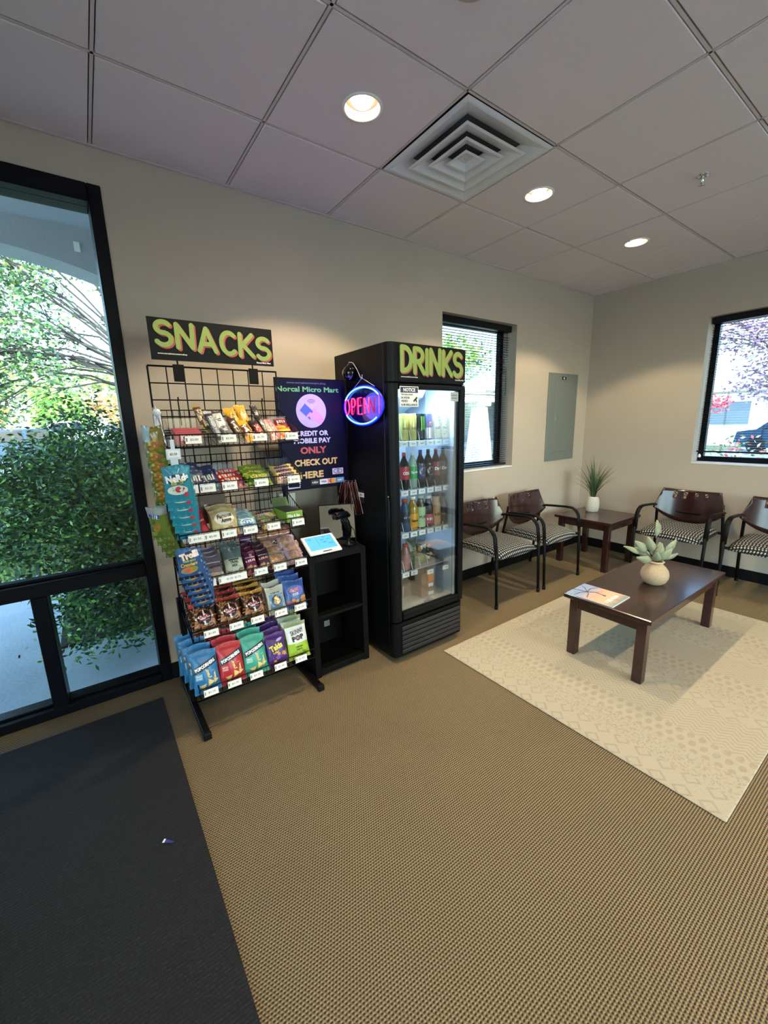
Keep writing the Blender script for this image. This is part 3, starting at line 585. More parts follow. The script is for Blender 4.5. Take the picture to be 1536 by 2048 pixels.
    MB().tube([(-.27,-.558,.41),(-.2,-.50,.405),(.2,-.50,.405),(.27,-.558,.41)],.0115,CHAIRM,8).tube([(-.27,-.115,.42),(.27,-.115,.42)],.0115,CHAIRM,8).tube([(-.2,-.50,.402),(-.2,-.115,.41)],.01,CHAIRM,8).tube([(.2,-.50,.402),(.2,-.115,.41)],.01,CHAIRM,8).build('seat_frame',o)
    MB().tube([(-.255,-.15,.60),(-.12,-.128,.57),(.12,-.128,.57),(.255,-.15,.60)],.010,CHAIRM,8).build('back_bar',o)
    return o
GC='matching waiting chairs along the walls'
c0=make_chair(); c0.location=(-1.915,-.012,0); c0['label']='mahogany-backed chair beside the drinks cooler, its left side hidden by it'; c0['group']=GC
dup(c0,(-1.28,-.012,0),0,'mahogany-backed chair between the cooler-side chair and the corner table')
dup(c0,(-.012,-1.148,0),-PI/2,'mahogany-backed chair on the right wall just right of the corner table')
dup(c0,(-.012,-1.82,0),-PI/2,'mahogany-backed chair under the right wall window, cut by the frame edge')
def table(name,label,x0,x1,y0,y1,zt,leg,inset,ap):
    cx,cy=(x0+x1)/2,(y0+y1)/2; o=thing(name,label,'table',(cx,cy,.009 if name=='coffee_table' else 0)); hx,hy=(x1-x0)/2,(y1-y0)/2; o_=o.location.z
    MB().box(-hx,hx,-hy,hy,zt-.028-o_,zt-o_,WOOD,.004).build('tabletop',o)
    a=hx-inset;b=hy-inset
    for s in(-1,1):
        for t in(-1,1): MB().box(s*a,s*(a-leg),t*b,t*(b-leg),0,zt-.029-o_,WOOD,.003).build('leg',o)
        MB().box(-a+leg,a-leg,s*(b-.006),s*(b-.026),zt-.029-ap-o_,zt-.029-o_,WOOD,.002).build('apron',o)
        MB().box(s*(a-.006),s*(a-.026),-b+leg,b-leg,zt-.029-ap-o_,zt-.029-o_,WOOD,.002).build('apron',o)
    return o
table('coffee_table','low dark mahogany coffee table standing on the cream rug',-2.375,-1.225,-1.745,-1.25,.41,.052,.028,.062)
table('end_table','square dark mahogany end table in the room corner',-.80,-.20,-.765,-.185,.5,.052,.03,.062)
# magazine
o=thing('magazine','magazine with sunset tree-branch cover lying on the coffee table','magazine',(-2.257,-1.40,.4102),math.radians(1.5)); HX,HY=.108,.138
MB().box(-HX,HX,-HY,HY,0,.005,mat('pages','e9e6dc',.8)).build('pages',o)
n=NT('magazine_cover',.25); sk=n('MULTIPLY_ADD',n.y,-3.6,.5); n.color(n.ramp(n('ADD',sk,n('MULTIPLY',n('SUBTRACT',n.noise(18,2),.5),.25)),[(.05,'8fa4c8'),(.3,'9aa5c0'),(.5,'e0ab90'),(.75,'d9b79a'),(.95,'8d9a94')]))
mb=MB().box(-HX,HX,-HY,HY,.005,.0058,n.m); fz=lambda a,b:(a,b,.0062); BR=mat('branch_print','1d2540',.5)
for pl,w in(([(-.03,.138),(-.01,.06),(.02,.02),(.01,-.03)],.007),([(-.108,.09),(-.05,.08),(-.01,.06),(.05,.07),(.1,.05)],.005),([(-.09,.02),(-.03,.04),(-.01,.06)],.004),([(-.01,.06),(.04,.10),(.06,.13)],.004),([(-.05,.08),(-.07,.11)],.003),([(.02,.02),(.06,.0)],.003)): ribbon(mb,pl,w,BR,fz)
disc(mb,.01,-.035,.008,.011,BR,fz); put_text(mb,'~7',.026,.0,-.085,C('f2efe8'),fz,.05,width=.15); put_text(mb,'~3',.012,.01,-.112,C('e86a4a'),fz,.05); mb.build('cover',o)
# round clay vase with leaves
CLAY=mat('speckled_clay','b39c7d',.8,noise=.35,nscale=180,bump=.35,bscale=200); CLAYR=mat('clay_rim','c3b294',.6,noise=.2,nscale=90)
o=thing('clay_vase','round sand-coloured clay vase on the coffee table','vase',(-1.80,-1.525,.4102))
MB().lathe([(0,.0),(.042,0),(.048,.003),(.066,.018),(.078,.045),(.080,.065),(.073,.093),(.055,.118),(.041,.130),(.038,.138),(.044,.144),(.047,.149),(.042,.153),(.036,.148),(.034,.135),(.05,.11),(.0,.08)],CLAY,32).build('body',o)
MB().lathe([(.044,.144),(.0475,.149),(.042,.1535),(.036,.148)],CLAYR,32).build('rim',o)
p=thing('leaf_arrangement','artificial pale green rounded leaves standing in the clay vase','plant',(-1.80,-1.525,.4102)); LF=mat('lamb_ear_leaf','8b9376',.75,noise=.35,nscale=40,bump=.3,bscale=90); LV=mat('leaf_vein','7a5f4e',.7)
rr=random.Random(3); vw=CX
specs=[(.02,.04,.40,.30,'t'),(-.11,.02,.27,.30,0),(-.06,.0,.30,.33,0),(-.16,.03,.235,.2,0),(-.13,-.02,.17,.2,0),(-.02,.02,.27,.2,0),(.0,-.02,.26,.3,0),(.06,.05,.245,.3,0),(.13,.03,.27,.3,0),(.17,.05,.17,.2,0),(-.04,-.04,.17,.2,0),(.03,-.03,.20,.2,0),(-.08,.05,.22,.3,0),(.05,.02,.17,.2,0)]
for sx,dy,hz,_,k in specs:
    base=Vector((0,0,.14)); d=CX*sx*1.15+Vector((0,dy,0)); tip=Vector((d.x,d.y,hz+.02)); L=.115; w=.05 if abs(sx)<.15 else .03
    dv=(tip-base).normalized(); st=tip-dv*min(L,(tip-base).length*.8); st_=MB().tube([base-Vector((0,0,.07)),base.lerp(st,.5)+Vector((0,0,.008)),st],.0016,LV,5)
    side=dv.cross(CZ*-1+Vector((rr.uniform(-.5,.5),rr.uniform(-.5,.5),.2))).normalized(); nrm=side.cross(dv)
    mb=MB(); vs=[]; nn=7
    for i in range(nn+1):
        t=i/nn; ww=w*.5*math.sin(PI*min(.97,t**.75))**.8+.0008; c=st+dv*L*t-nrm*.012*math.sin(t*PI); c.z-=.008*t*t
        vs+=[c-side*ww+nrm*.004,c,c+side*ww+nrm*.004]
    mb.add(vs,[(3*i+j,3*i+j+1,3*i+4+j,3*i+3+j) for i in range(nn) for j in(0,1)],LF,True)
    mb.tube([vs[1+3*i]+Vector(nrm)*-.0006 for i in range(nn)],.0008,LV,4); mb.v+=[]; 
    st_.build('stem',p); l=mb.build('leaf',p); sl=l.modifiers.new('t','SOLIDIFY'); sl.thickness=.001
# white chevron vase with grass on the end table
VN=NT('chevron_ceramic',.5); ang=VN('ARCTAN2',VN.y,VN.x); chv=VN('SINE',VN('MULTIPLY',VN('ADD',VN.z,VN('MULTIPLY',VN('ABSOLUTE',VN('SUBTRACT',VN('FRACT',VN('MULTIPLY',ang,1.6)),.5)),.028)),2*PI/.013)); VN.color(VN.ramp(VN('MULTIPLY_ADD',chv,.5,.5),[(.2,'a89f92'),(.5,'ece8df')])); VN.bump(chv,.8,.003)
o=thing('white_vase','small white chevron-ribbed ceramic vase on the end table','vase',(-.385,-.36,.5002)); MB().lathe([(0,0),(.055,0),(.062,.006),(.066,.04),(.067,.085),(.062,.125),(.053,.15),(.048,.16),(.044,.158),(.048,.145),(.0,.12)],VN.m,32).build('body',o)
p=thing('potted_grass','artificial tall green grass fanning out of the white vase','plant',(-.385,-.36,.5002)); mb=MB(); GR=[mat('grass_blade_a','2f4a2c',.6),mat('grass_blade_b','44603a',.6),mat('grass_blade_c','6d6a45',.6)]; rr=random.Random(8)
for i in range(110):
    a=rr.uniform(0,2*PI); sp=rr.random()**.7*.23 if i>6 else rr.uniform(.25,.33); h=rr.uniform(.3,.50)*(1-.25*sp/.3); P=[]
    for t in(0,.3,.6,.85,1): P.append(Vector((math.cos(a)*(.012+sp*t**1.9),math.sin(a)*(.012+sp*t**1.9),.13+h*(t-.12*t*t*sp/.2))))
    w=.0026; s=Vector((-math.sin(a+.6),math.cos(a+.6),0)); W_=(w,w*1.1,w*.9,w*.5,.0002)
    vs=[]; [vs.extend((q-s*ww,q+s*ww)) for q,ww in zip(P,W_)]; mb.add(vs,[(2*k,2*k+1,2*k+3,2*k+2) for k in range(4)],GR[0 if i%3 else (2 if i%7==0 else 1)])
f=mb.build('blades',p); f['kind']='stuff'
# ---------------- drinks cooler ----------------
FB=mat('cooler_black','07080b',.42,.0,noise=.1,nscale=20,bump=.12,bscale=400); INT=mat('cooler_liner','bccad6',.5); 
o=thing('drinks_cooler','tall black glass-door drinks cooler against the left wall','refrigerator',(-2.995,-.42,0)); org=(-2.995,-.42,0)
x0,x1,yb,yf,H=-3.29,-2.70,-.13,-.66,1.89
MB().box(x0,x0+.04,yb,yf,.03,H,FB,.004).build('side_panel',o,org); MB().box(x1-.04,x1,yb,yf,.03,H,FB,.004).build('side_panel',o,org)
MB().box(x0+.04,x1-.04,yb,yb-.03,.03,H,FB).build('back_panel',o,org); MB().box(x0+.04,x1-.04,yb-.03,yf,H-.03,H,FB).build('top_panel',o,org)
mb=MB(); mb.box(x0+.04,x0+.045,yb-.035,yf,.31,1.70,INT).box(x1-.045,x1-.04,yb-.035,yf,.31,1.70,INT).box(x0+.045,x1-.045,yb-.03,yb-.035,.31,1.70,INT).box(x0+.045,x1-.045,yb-.035,yf,.31,.315,mat('liner_floor','c9c6b8',.5)).box(x0+.045,x1-.045,yb-.035,yf,1.695,1.70,INT); mb.build('liner',o,org)
MB().box(x0+.04,x1-.04,yf+.03,yf-.006,1.66,1.70,FB).build('led_leak_block',o,org)  # added block that stops the LED leaking out above the door
MB().box(x0+.04,x1-.04,yb-.03,yf,.28,.309,FB).box(x0+.04,x1-.04,yb-.03,yf,1.701,1.72,FB).build('deck',o,org)
for a in(x0+.06,x1-.06):
    for b in(yb-.06,yf+.06): MB().lathe([(0,0),(.02,0),(.02,.03),(0,.03)],BLACKM,12,c=(a,b,0)).build('foot',o,org)
def rounded(xl,xr,yb_,yf_,r,z0,z1,m,name,par=None):
    P=[(xl,yb_)]+[(xl+r-r*math.cos(t),yf_+r-r*math.sin(t)) for t in [PI/2*k/6 for k in range(7)]]+[(xr-r+r*math.sin(t),yf_+r-r*math.cos(t)) for t in [PI/2*k/6 for k in range(7)]]+[(xr,yb_)]
    n=len(P); vs=[(a,b,z0) for a,b in P]+[(a,b,z1) for a,b in P]
    return MB().add(vs,[tuple(range(n))[::-1],tuple(range(n,2*n))]+[(i,(i+1)%n,(i+1)%n+n,i+n) for i in range(n)],m).build(name,par or o,org)
rounded(x0,x1,yf-.002,-.711,.035,1.685,1.888,FB,'header')
mb=MB(); mb.box(-3.225,-2.712,-.7116,-.714,1.694,1.882,mat('sign_black','0c0c0d',.5)); LIME=mat('sign_lime','84994a',.45,noise=.12,nscale=30); REDS=mat('sign_red','a8433a',.45)
brush_word(mb,'DRINKS',-3.212,-2.742,1.735,1.868,-.7145,LIME,REDS,[.02,.0,-.04,-.0,-.02,-.05],.10)
put_text(mb,'www.norcalmicromart.shop',.008,-3.15,1.711,LABELW,on_y(-.7146),.03,width=.12); put_text(mb,'Norcal Micro Mart',.008,-2.76,1.708,LABELW,on_y(-.7146),.03,width=.075); mb.build('sign_panel',o,org)
# lower grille
rounded(x0,x1,yf-.002,-.711,.035,.035,.262,FB,'grille')
for k in range(6):
    z=.225-.031*k; MB().box(-3.235,-2.735,-.712,-.722,z-.004-.011,z+.011,mat('grille_slat','1b1c1f',.4,noise=.1),.004).build('grille_slat',o,org)
# door
dr=rounded(x0,-3.212,yf-.005,-.712,.03,.272,1.676,FB,'door')
MB().box(-2.742,x1-.002,-.668,-.712,.272,1.676,FB,.006).build('right_stile',dr); MB().box(-3.215,-2.742,-.668,-.711,.272,.318,FB,.004).build('bottom_stile',dr); MB().box(-3.215,-2.742,-.668,-.711,1.648,1.676,FB,.004).build('top_stile',dr)
MB().box(-3.213,-2.742,-.690,-.696,.318,1.648,thin_glass('cooler_glass',(.93,.96,.97),.045)).build('glass_pane',dr)
MB().box(-2.775,-2.758,-.675,-.686,.318,1.648,GREY).build('gasket',dr)
MB().tube([(-3.302,-.69,1.06),(-3.302,-.70,1.03),(-3.302,-.70,.80),(-3.302,-.69,.77)],.008,BLACK,8).lathe([(0,0),(.006,.0),(.006,.006),(0,.006)],CHROME,8,c=(-3.304,-.695,1.055),axis='x').build('handle',dr)
for c in list(dr.children):
    for q in c.data.vertices: q.co-=Vector(org)
mb=MB(); mb.box(-3.218,-3.085,-.7115,-.713,1.552,1.662,LABELW); mb.box(-3.214,-3.089,-.7131,-.7134,1.628,1.658,mat('notice_blue','2c3150',.5)); F=on_y(-.7138); put_text(mb,'NOTICE',.02,-3.151,1.643,LABELW,F,.04,width=.085)
for t,z,w in(('THIS AREA UNDER',1.618,.085),('24 HOUR',1.601,.062),('VIDEO',1.583,.048),('SURVEILLANCE',1.563,.118)): put_text(mb,t,.007 if 'THIS' in t else .0115,-3.213+w/2+.002,z,INK,F,.04,width=w)
mb.add([F(-3.125,1.585),F(-3.098,1.608),F(-3.092,1.6),F(-3.119,1.577)],[(0,1,2,3)],INK); mb.add([F(-3.112,1.594),F(-3.1,1.594),F(-3.096,1.575),F(-3.102,1.575)],[(0,1,2,3)],INK)
mb.build('notice_sticker',dr,org)
mb=MB(); mb.box(-2.818,-2.752,-.6965,-.698,1.585,1.64,mat('faded_sticker','c9c6bd',.6)); put_text(mb,'~7',.006,-2.785,1.622,INK,on_y(-.6984),.02,width=.05); put_text(mb,'~7',.006,-2.785,1.604,INK,on_y(-.6984),.02,width=.05); mb.build('small_sticker',dr,org)
mb=MB(); put_text(mb,'PREMIUM',.006,-3.0,.356,INK,on_y(-.6972),.02,width=.04); put_text(mb,'LEVELLA',.011,-3.0,.343,INK,on_y(-.6972),.03,width=.075); mb.build('maker_mark',dr,org)
MB().box(-2.73,-2.70,-.68,-.71,1.677,1.684,CHROME,.002).build('hinge',o,org)
# inside: light, evaporator, shelves with price strips
MB().box(-3.15,-2.85,-.56,-.60,1.66,1.672,mat('cooler_led','dff2ff',.4,emit='bfe4ff',es=90)).build('led_lamp',o,org)
ld=bpy.data.lights.new('cooler_light','AREA'); ld.shape='RECTANGLE'; ld.size=.4; ld.size_y=.04; ld.energy=4.5; ld.color=(.66,.84,1); lo=bpy.data.objects.new('cooler_light',ld); COL.objects.link(lo); lo.parent=o; lo.location=(0,-.20,1.655)
mb=MB(); IC=mat('cooler_housing','b8d3e2',.4); mb.prism([(-.17,1.694),(-.55,1.694),(-.50,1.62),(-.30,1.53),(-.17,1.53)],IC,lambda a,b,d:(-3.2+d,a,b),.33); h_=mb.build('evaporator_housing',o,org)
mb=MB(); 
for r in(.02,.034,.048,.06): mb.tube([(-3.14+r*math.cos(t),-.345-.0*r-.055+r*math.sin(t)*.9*0,1.575) if 0 else (-3.11+r*math.cos(t),-.40+r*math.sin(t)*.9,1.572+r*math.sin(t)*-.42) for t in [2*PI*k/16 for k in range(16)]],.003,GREY,5,True)
mb.build('fan_grille',h_); h_.children[0].location=-Vector(org)
def bottle(o_,h,r,liquid,label,cap,lz=(.28,.62),text=None,tcol='f4f4f4',neck=.36,capr=.38,logo=None,tm=None):
    P=[(0,0),(r*.8,0),(r,.01),(r,h*.25),(r*.93,h*.35),(r,h*.45),(r,h*.62),(r*.85,h*.72),(r*neck,h*.87),(r*neck,h*.92),(0,h*.92)]
    MB().lathe(P,liquid,18).build('body',o_); c=MB().lathe([(0,h*.905),(r*capr,h*.905),(r*capr,h*.995),(r*capr*.9,h),(0,h)],cap,14).build('cap',o_)
    mb=MB().lathe([(r*1.012,h*lz[0]),(r*1.02,h*(lz[0]+.01)),(r*1.02,h*(lz[1]-.01)),(r*1.01,h*lz[1])],label,18)
    f=lambda a,b:(r*1.04*math.sin(a/r),-r*1.04*math.cos(a/r),b)
    if logo: logo(mb,f,h*(lz[0]+lz[1])/2,r)
    if text: put_text(mb,text,h*.085,0,h*(lz[0]+lz[1])/2,C(tcol),f,.05,width=r*1.75)
    mb.build('label_sleeve',o_)
def can(o_,h,r,body,text=None,tcol='333333',logo=None,low=None):
    MB().lathe([(0,0),(r*.8,0),(r,.008),(r,h-.012),(r*.86,h-.003),(r*.86,h),(r*.8,h-.004),(0,h-.005)],body,20).build('body',o_)
    mb=MB(); f=lambda a,b:(r*1.015*math.sin(a/r),-r*1.015*math.cos(a/r),b)
    if low: mb.lathe([(r*1.006,h*.05),(r*1.006,h*.46)],low,20)
    if logo: logo(mb,f,h,r)
    if text: put_text(mb,text,h*.09,0,h*.45,C(tcol),f,.04,width=r*1.5)
    if mb.v: mb.build('printed_mark',o_)
    MB().lathe([(0,h-.004),(r*.3,h-.002),(r*.3,h),(0,h)],CHROME,10).build('pull_tab',o_)
def mon(mb,f,h,r):
    for k in(-1,0,1): ribbon(mb,[(k*r*.36-.002,h*.88),(k*r*.36+.001,h*.6),(k*r*.36-.001,h*.42-abs(k)*h*.04)],.006,C('7fd44a'),f)
def rbl(mb,f,h,r): disc(mb,0,h*.62,.011,.011,C('d6b33c'),f); put_text(mb,'RED BULL',h*.07,0,h*.6,C('c8283c'),f,.05,width=r*1.5)
def pep(mb,f,z,r):
    for m,a0,a1,w in((C('e9eaee'),0,360,1.0),):
        disc(mb,0,z,r*.82,r*.82,m,f)
    g=lambda a,b:(f(a,b)[0]*1.01,f(a,b)[1]*1.01,f(a,b)[2]); q=r*.76
    poly(mb,[(q*math.cos(t),z+q*math.sin(t)) for t in [math.radians(15+150*k/12) for k in range(13)]],C('cf2f3a'),g); poly(mb,[(q*math.cos(t),z+q*math.sin(t)) for t in [math.radians(195+150*k/12) for k in range(13)]],C('27418c'),g)
    put_text(mb,'PEPSI',r*.34,0,z,INK,lambda a,b:(f(a,b)[0]*1.02,f(a,b)[1]*1.02,f(a,b)[2]),.06,width=r*1.3)
shz=[1.345,1.05,.785,.53]; DARKW=mat('shelf_wire','c6c8c8',.4,.2)
slots=[-3.10,-3.035,-2.970,-2.905,-2.840,-2.777]
for k,z in enumerate(shz):
    mb=MB(); zz=z+.012
    for a in range(27): xx=-3.235+a*.0182; mb.tube([(xx,yb-.05,zz),(xx,-.625,zz)],.0016,DARKW,4)
    for b in(yb-.06,-.3,-.45,-.622): mb.tube([(-3.24,b,zz-.003),(-2.75,b,zz-.003)],.003,DARKW,5)
    sh=mb.build('shelf',o,org)
    mb=MB().box(-3.235,-2.765,-.626,-.630,z-.018,z+.010,thin_glass('price_rail',(.85,.88,.9),.12)); r_=mb.build('price_rail',sh,org)
    for j in range(7):
        xx=-3.20+j*.0685; 
        if k==3 and j in(3,5): continue
        t=MB().box(-.027,.027,-.0012,.0,-.015,.015,LABELW); put_text(t,('$3.00','$2.75','$2.50','$3.50','$2.25')[(k*3+j)%5],.009,.002,0,INK,on_y(-.0016),.03); q=t.build('price_tag',sh); q.location=Vector((xx,-.6335,z-.004-(.025 if k==3 and j>3 else 0)))-Vector(org)
    for j in range(7):
        if k==3 and j>4: continue
        xx=-3.198+j*.0667; MB().tube([(xx,-.618,z+.014),(xx+.0,-.600,z+.075),(xx,-.30,z+.075),(xx,-.2,z+.014)],.0022,DARKW,5).build('lane_divider',sh,org)
items=[]
def drink(name,label,x,z,mk,y=-.59,g=None,cat=None):
    d=thing(name,label,cat or name.split('_')[-1],(x,y,z+.0145),0,g); mk(d); return d
g1='cans on the top cooler shelf'; z=shz[0]
YC=mat('can_pale_yellow','d8cf7a',.3,.4,noise=.35,nscale=30); WC=mat('can_white','d4d8da',.3,.4,noise=.1)
drink('drink_can','pale yellow slim can at the far left of the top cooler shelf',slots[0],z,lambda d:can(d,.158,.029,YC,'~5','6a6a4a'),g=g1)
drink('drink_can','pale yellow slim can next to the black green-clawed can',slots[1],z,lambda d:can(d,.158,.029,YC,'~5','6a6a4a'),g=g1)
drink('drink_can','black can with three green claw marks on top cooler shelf',slots[2],z,lambda d:can(d,.158,.031,C('14181a'),logo=mon,low=C('1f2a2c')),g=g1)
drink('drink_can','blue and silver energy drink can on top cooler shelf',slots[3],z,lambda d:can(d,.158,.027,mat('can_blue','2f3f9c',.3,.5),logo=rbl,low=mat('can_silver','c6c9d6',.3,.6)),g=g1)
drink('drink_can','white can with grey swirl, beside the blue and silver can',slots[4],z,lambda d:can(d,.156,.03,WC,'CELSIUS','3a3a3a',logo=lambda mb,f,h,r:ribbon(mb,arc(0,h*.8,.011,.011,40,320,8),.004,C('55585c'),f)),g=g1)
drink('drink_can','patterned white can at the right end of top cooler shelf',slots[5],z,lambda d:can(d,.156,.03,WC,'CELSIUS','5a4a4a',logo=lambda mb,f,h,r:[disc(mb,-.012+.012*(i%3),h*(.2+.09*i),.004,.004,C(['b04a4a','4a6ab0','55585c'][i%3]),f) for i in range(7)]),g=g1)
g2='soda bottles on the second cooler shelf'; z=shz[1]; COLA=mat('cola','150a08',.08,coat=.5); CLR=thin_glass('clear_bottle',(.82,.88,.86),.15)
drink('soda_bottle','clear soda bottle with red label, leftmost on second cooler shelf',slots[0],z,lambda d:bottle(d,.225,.031,COLA,C('c4353a'),C('c4353a'),text='COKE'),g=g2)
drink('soda_bottle','clear soda bottle with green label on second cooler shelf',slots[1],z,lambda d:bottle(d,.225,.031,mat('lemon_soda','8fa79a',.1,coat=.4),C('2c9a4a'),C('e8eae8'),text='Sprite'),g=g2)
drink('soda_bottle','cola bottle with red, white and blue disc and blue cap',slots[2],z,lambda d:bottle(d,.235,.031,COLA,C('1c2c6c'),C('2f4a9c'),lz=(.26,.6),logo=pep),g=g2)
drink('soda_bottle','cola bottle with black label and red, white and blue disc',slots[3],z,lambda d:bottle(d,.235,.031,COLA,C('0f1014'),C('3a1418'),lz=(.26,.6),logo=pep),g=g2)
drink('soda_bottle','dark bottle with maroon label and red cap on second shelf',slots[4],z,lambda d:bottle(d,.235,.031,COLA,C('7c1c2c'),C('8c2c34'),lz=(.28,.66),text='Dr P'),g=g2)
drink('soda_bottle','dark bottle with maroon label and black cap, right end of shelf',slots[5],z,lambda d:bottle(d,.235,.031,COLA,C('3a1018'),C('1a1a1c'),lz=(.28,.66),text='Dr P'),g=g2)
g3='bottles on the third cooler shelf'; z=shz[2]
drink('sports_drink_bottle','dark blue sports drink bottle with orange cap, far left',slots[0],z,lambda d:bottle(d,.205,.033,C('2a4a6a'),C('1c2a44'),C('d8603a'),text='G',neck=.5,capr=.6),g=g3,cat='bottle')
drink('sports_drink_bottle','amber-yellow sports drink bottle with white cap',slots[1]-.002,z,lambda d:bottle(d,.215,.034,mat('amber_drink','b0861c',.15,coat=.4),C('e0a028'),C('e8e6e0'),lz=(.1,.5),text='Gatorade',tcol='1a1a1a',neck=.5,capr=.6),g=g3,cat='bottle')
drink('juice_bottle','bottle with pale green wrap label and silver cap',slots[2]-.002,z,lambda d:bottle(d,.215,.0335,mat('brown_tea','5a4a2a',.2),C('b4cc9a'),C('b8b8b4'),lz=(.06,.66),text='PURE',tcol='4a6a3a',neck=.55,capr=.66),g=g3)
drink('juice_bottle','dark bottle with red and pink label and cream cap',slots[3]-.002,z,lambda d:bottle(d,.205,.033,mat('berry_drink','2c2c34',.15),C('b8405a'),C('e4e0d0'),lz=(.12,.42),text='~4',neck=.5,capr=.62),g=g3)
drink('shake_bottle','peach-coloured shake bottle with tall black cap',slots[4],z,lambda d:bottle(d,.215,.032,C('c89a6a'),C('d0a070'),C('1c1c20'),lz=(.1,.6),text='~4',tcol='2a2a2a',neck=.7,capr=.85),g=g3)
drink('shake_bottle','dark bottle with orange letter C label, right end of third shelf',slots[5],z,lambda d:bottle(d,.205,.032,C('2c2622'),C('3c2c24'),C('141416'),lz=(.1,.6),text='C',tcol='d8904a',neck=.6,capr=.7),g=g3)
z=shz[3]
drink('water_bottle','pink drink bottle with red cap, left of lowest cooler shelf',slots[0],z,lambda d:bottle(d,.17,.031,mat('pink_drink','a8706a',.2),C('b87a78'),C('d8402c'),neck=.5,capr=.6),g=None)
def box_item(name,label,cat,x0_,x1_,y0_,y1_,z0_,z1_,m,prints=(),g=None,rz=0):
    d=thing(name,label,cat,((x0_+x1_)/2,(y0_+y1_)/2,z0_),rz,g); a,b,c=(x1_-x0_)/2,abs(y1_-y0_)/2,z1_-z0_; mb=MB().box(-a,a,-b,b,0,c,m,.002); mb.build('carton',d)
    if prints:
        mb=MB()
        for t,h_,px,pz,col,wd in prints: put_text(mb,t,h_,px,pz,C(col),on_y(-b-.0012),.04,width=wd)
        mb.build('printed_face',d)
    return d
g4='bags on the lowest cooler shelf'
# ---------------- packaged goods ----------------
class Pack:      # printed film bag; local frame: base at the origin, front towards -y
    def __init__(s,w,h,t,cf,seed=0,seal=.06,nu=14,nv=18):
        s.w,s.h,s.t,s.seal,s.sd=w,h,t,seal,seed*1.7; s.mb=MB(); s.k=0; mb=s.mb
        for side in(0,1):
            P=[];F=[]
            for j in range(nv+1):
                for i in range(nu+1): u=-1+2*i/nu; v=j/nv; P.append(s.pt(u,v,side))
            for j in range(nv):
                for i in range(nu):
                    a=j*(nu+1)+i; q=(a,a+1,a+nu+2,a+nu+1); F.append((q if not side else q[::-1],cf((-1+2*(i+.5)/nu),(j+.5)/nv) if not side else cf(.0,.97)))
            for m in {id(c):c for _,c in F}.values(): mb.add(P,[q for q,c in F if c is m],m,True)
    def pt(s,u,v,side,off=0):
        sv=max(0,min(1,(v-s.seal)/(1-2*s.seal))); pv=math.sin(PI*sv)**.55 if sv>0 else 0
        e=max(0,1-abs(u)**2.4)**.6; y=s.t/2*e*pv+.0006
        y+=(.0016*math.sin(9*u+s.sd+5*v)+.0013*math.sin(17*v+6*u+s.sd*2))*pv*(1-e*.4)+(.0012*math.sin(u*30+s.sd) if (v<s.seal or v>1-s.seal) else 0)
        x=u*s.w/2*(1-.07*pv); z=v*s.h+(.004*math.sin(3*u+s.sd) if v>.9 else 0)
        return (x,-(y+off) if not side else y,z)
    def f(s,a,b):   # a: metres from centre, b: metres from base
        s_=s.pt(max(-1,min(1,a/(s.w/2*.95))),b/s.h,0,.0009+.00012*s.k); return (a,s_[1],b)
    def text(s,t,h,a,b,col,w=None,rot=0,bold=.04,shear=0): s.k+=1; put_text(s.mb,t,h,a,b,C(col),lambda p,q:(lambda v:(v[0],v[1]-.0016,v[2]))(s.f(p,q)),bold,rot,w,shear); return s
    def rect(s,a0,a1,b0,b1,col,sh=0,n=8):
        s.k+=1; m=C(col)
        for i in range(n):
            for j in range(3):
                xa,xb=a0+(a1-a0)*i/n,a0+(a1-a0)*(i+1)/n; za,zb=b0+(b1-b0)*j/3,b0+(b1-b0)*(j+1)/3
                s.mb.add([s.f(xa,za+sh*(xa)),s.f(xb,za+sh*xb),s.f(xb,zb+sh*xb),s.f(xa,zb+sh*xa)],[(0,1,2,3)],m)
        return s
    def oval(s,a,b,ra,rb,col,rot=0,n=18):
        s.k+=(6 if n==4 else 1); c,q=math.cos(rot),math.sin(rot); P=[s.f(a,b)]
        for r in(.5,1):
            for j in range(n): t=2*PI*j/n; x,y=ra*r*math.cos(t),rb*r*math.sin(t); P.append(s.f(a+x*c-y*q,b+x*q+y*c))
        s.mb.add(P,[(0,1+j,1+(j+1)%n) for j in range(n)]+[(1+j,1+n+j,1+n+(j+1)%n,1+(j+1)%n) for j in range(n)],C(col)); return s
    def tri(s,a,b,r,col,rot=0,n=3):
        s.k+=1; s.mb.add([s.f(a+r*math.cos(rot+2*PI*j/n),b+r*math.sin(rot+2*PI*j/n)) for j in range(n)],[tuple(range(n))],C(col)); return s
    def stick(s,a,b,L,wd,col,rot):
        s.k+=.15; c,q=math.cos(rot)*L/2,math.sin(rot)*L/2; d,e=-math.sin(rot)*wd/2,math.cos(rot)*wd/2
        s.mb.add([s.f(a-c-d,b-q-e),s.f(a+c-d,b+q-e),s.f(a+c+d,b+q+e),s.f(a-c+d,b-q+e)],[(0,1,2,3)],C(col)); return s
def solid(h): return lambda u,v:C(h)
def bands(*bs):   # (top v, colour) ascending
    return lambda u,v:next(C(c) for t,c in bs if v<=t)
_pk={}
def place(name,label,cat,design,x,y,z,lean=0,rz=0,group=None,ry=0):
    if design not in _pk:
        p=DES[design](); o=MB.build(p.mb,'wrapper'); _pk[design]=o.data; me=o.data
        import bmesh
        bm=bmesh.new(); bm.from_mesh(me); 
        bm.to_mesh(me); bm.free(); bpy.data.objects.remove(o)
    o=bpy.data.objects.new(name,_pk[design]); COL.objects.link(o); o.location=(x,y,z); o.rotation_euler=(-lean,ry,rz); return tag(o,label,cat,group)
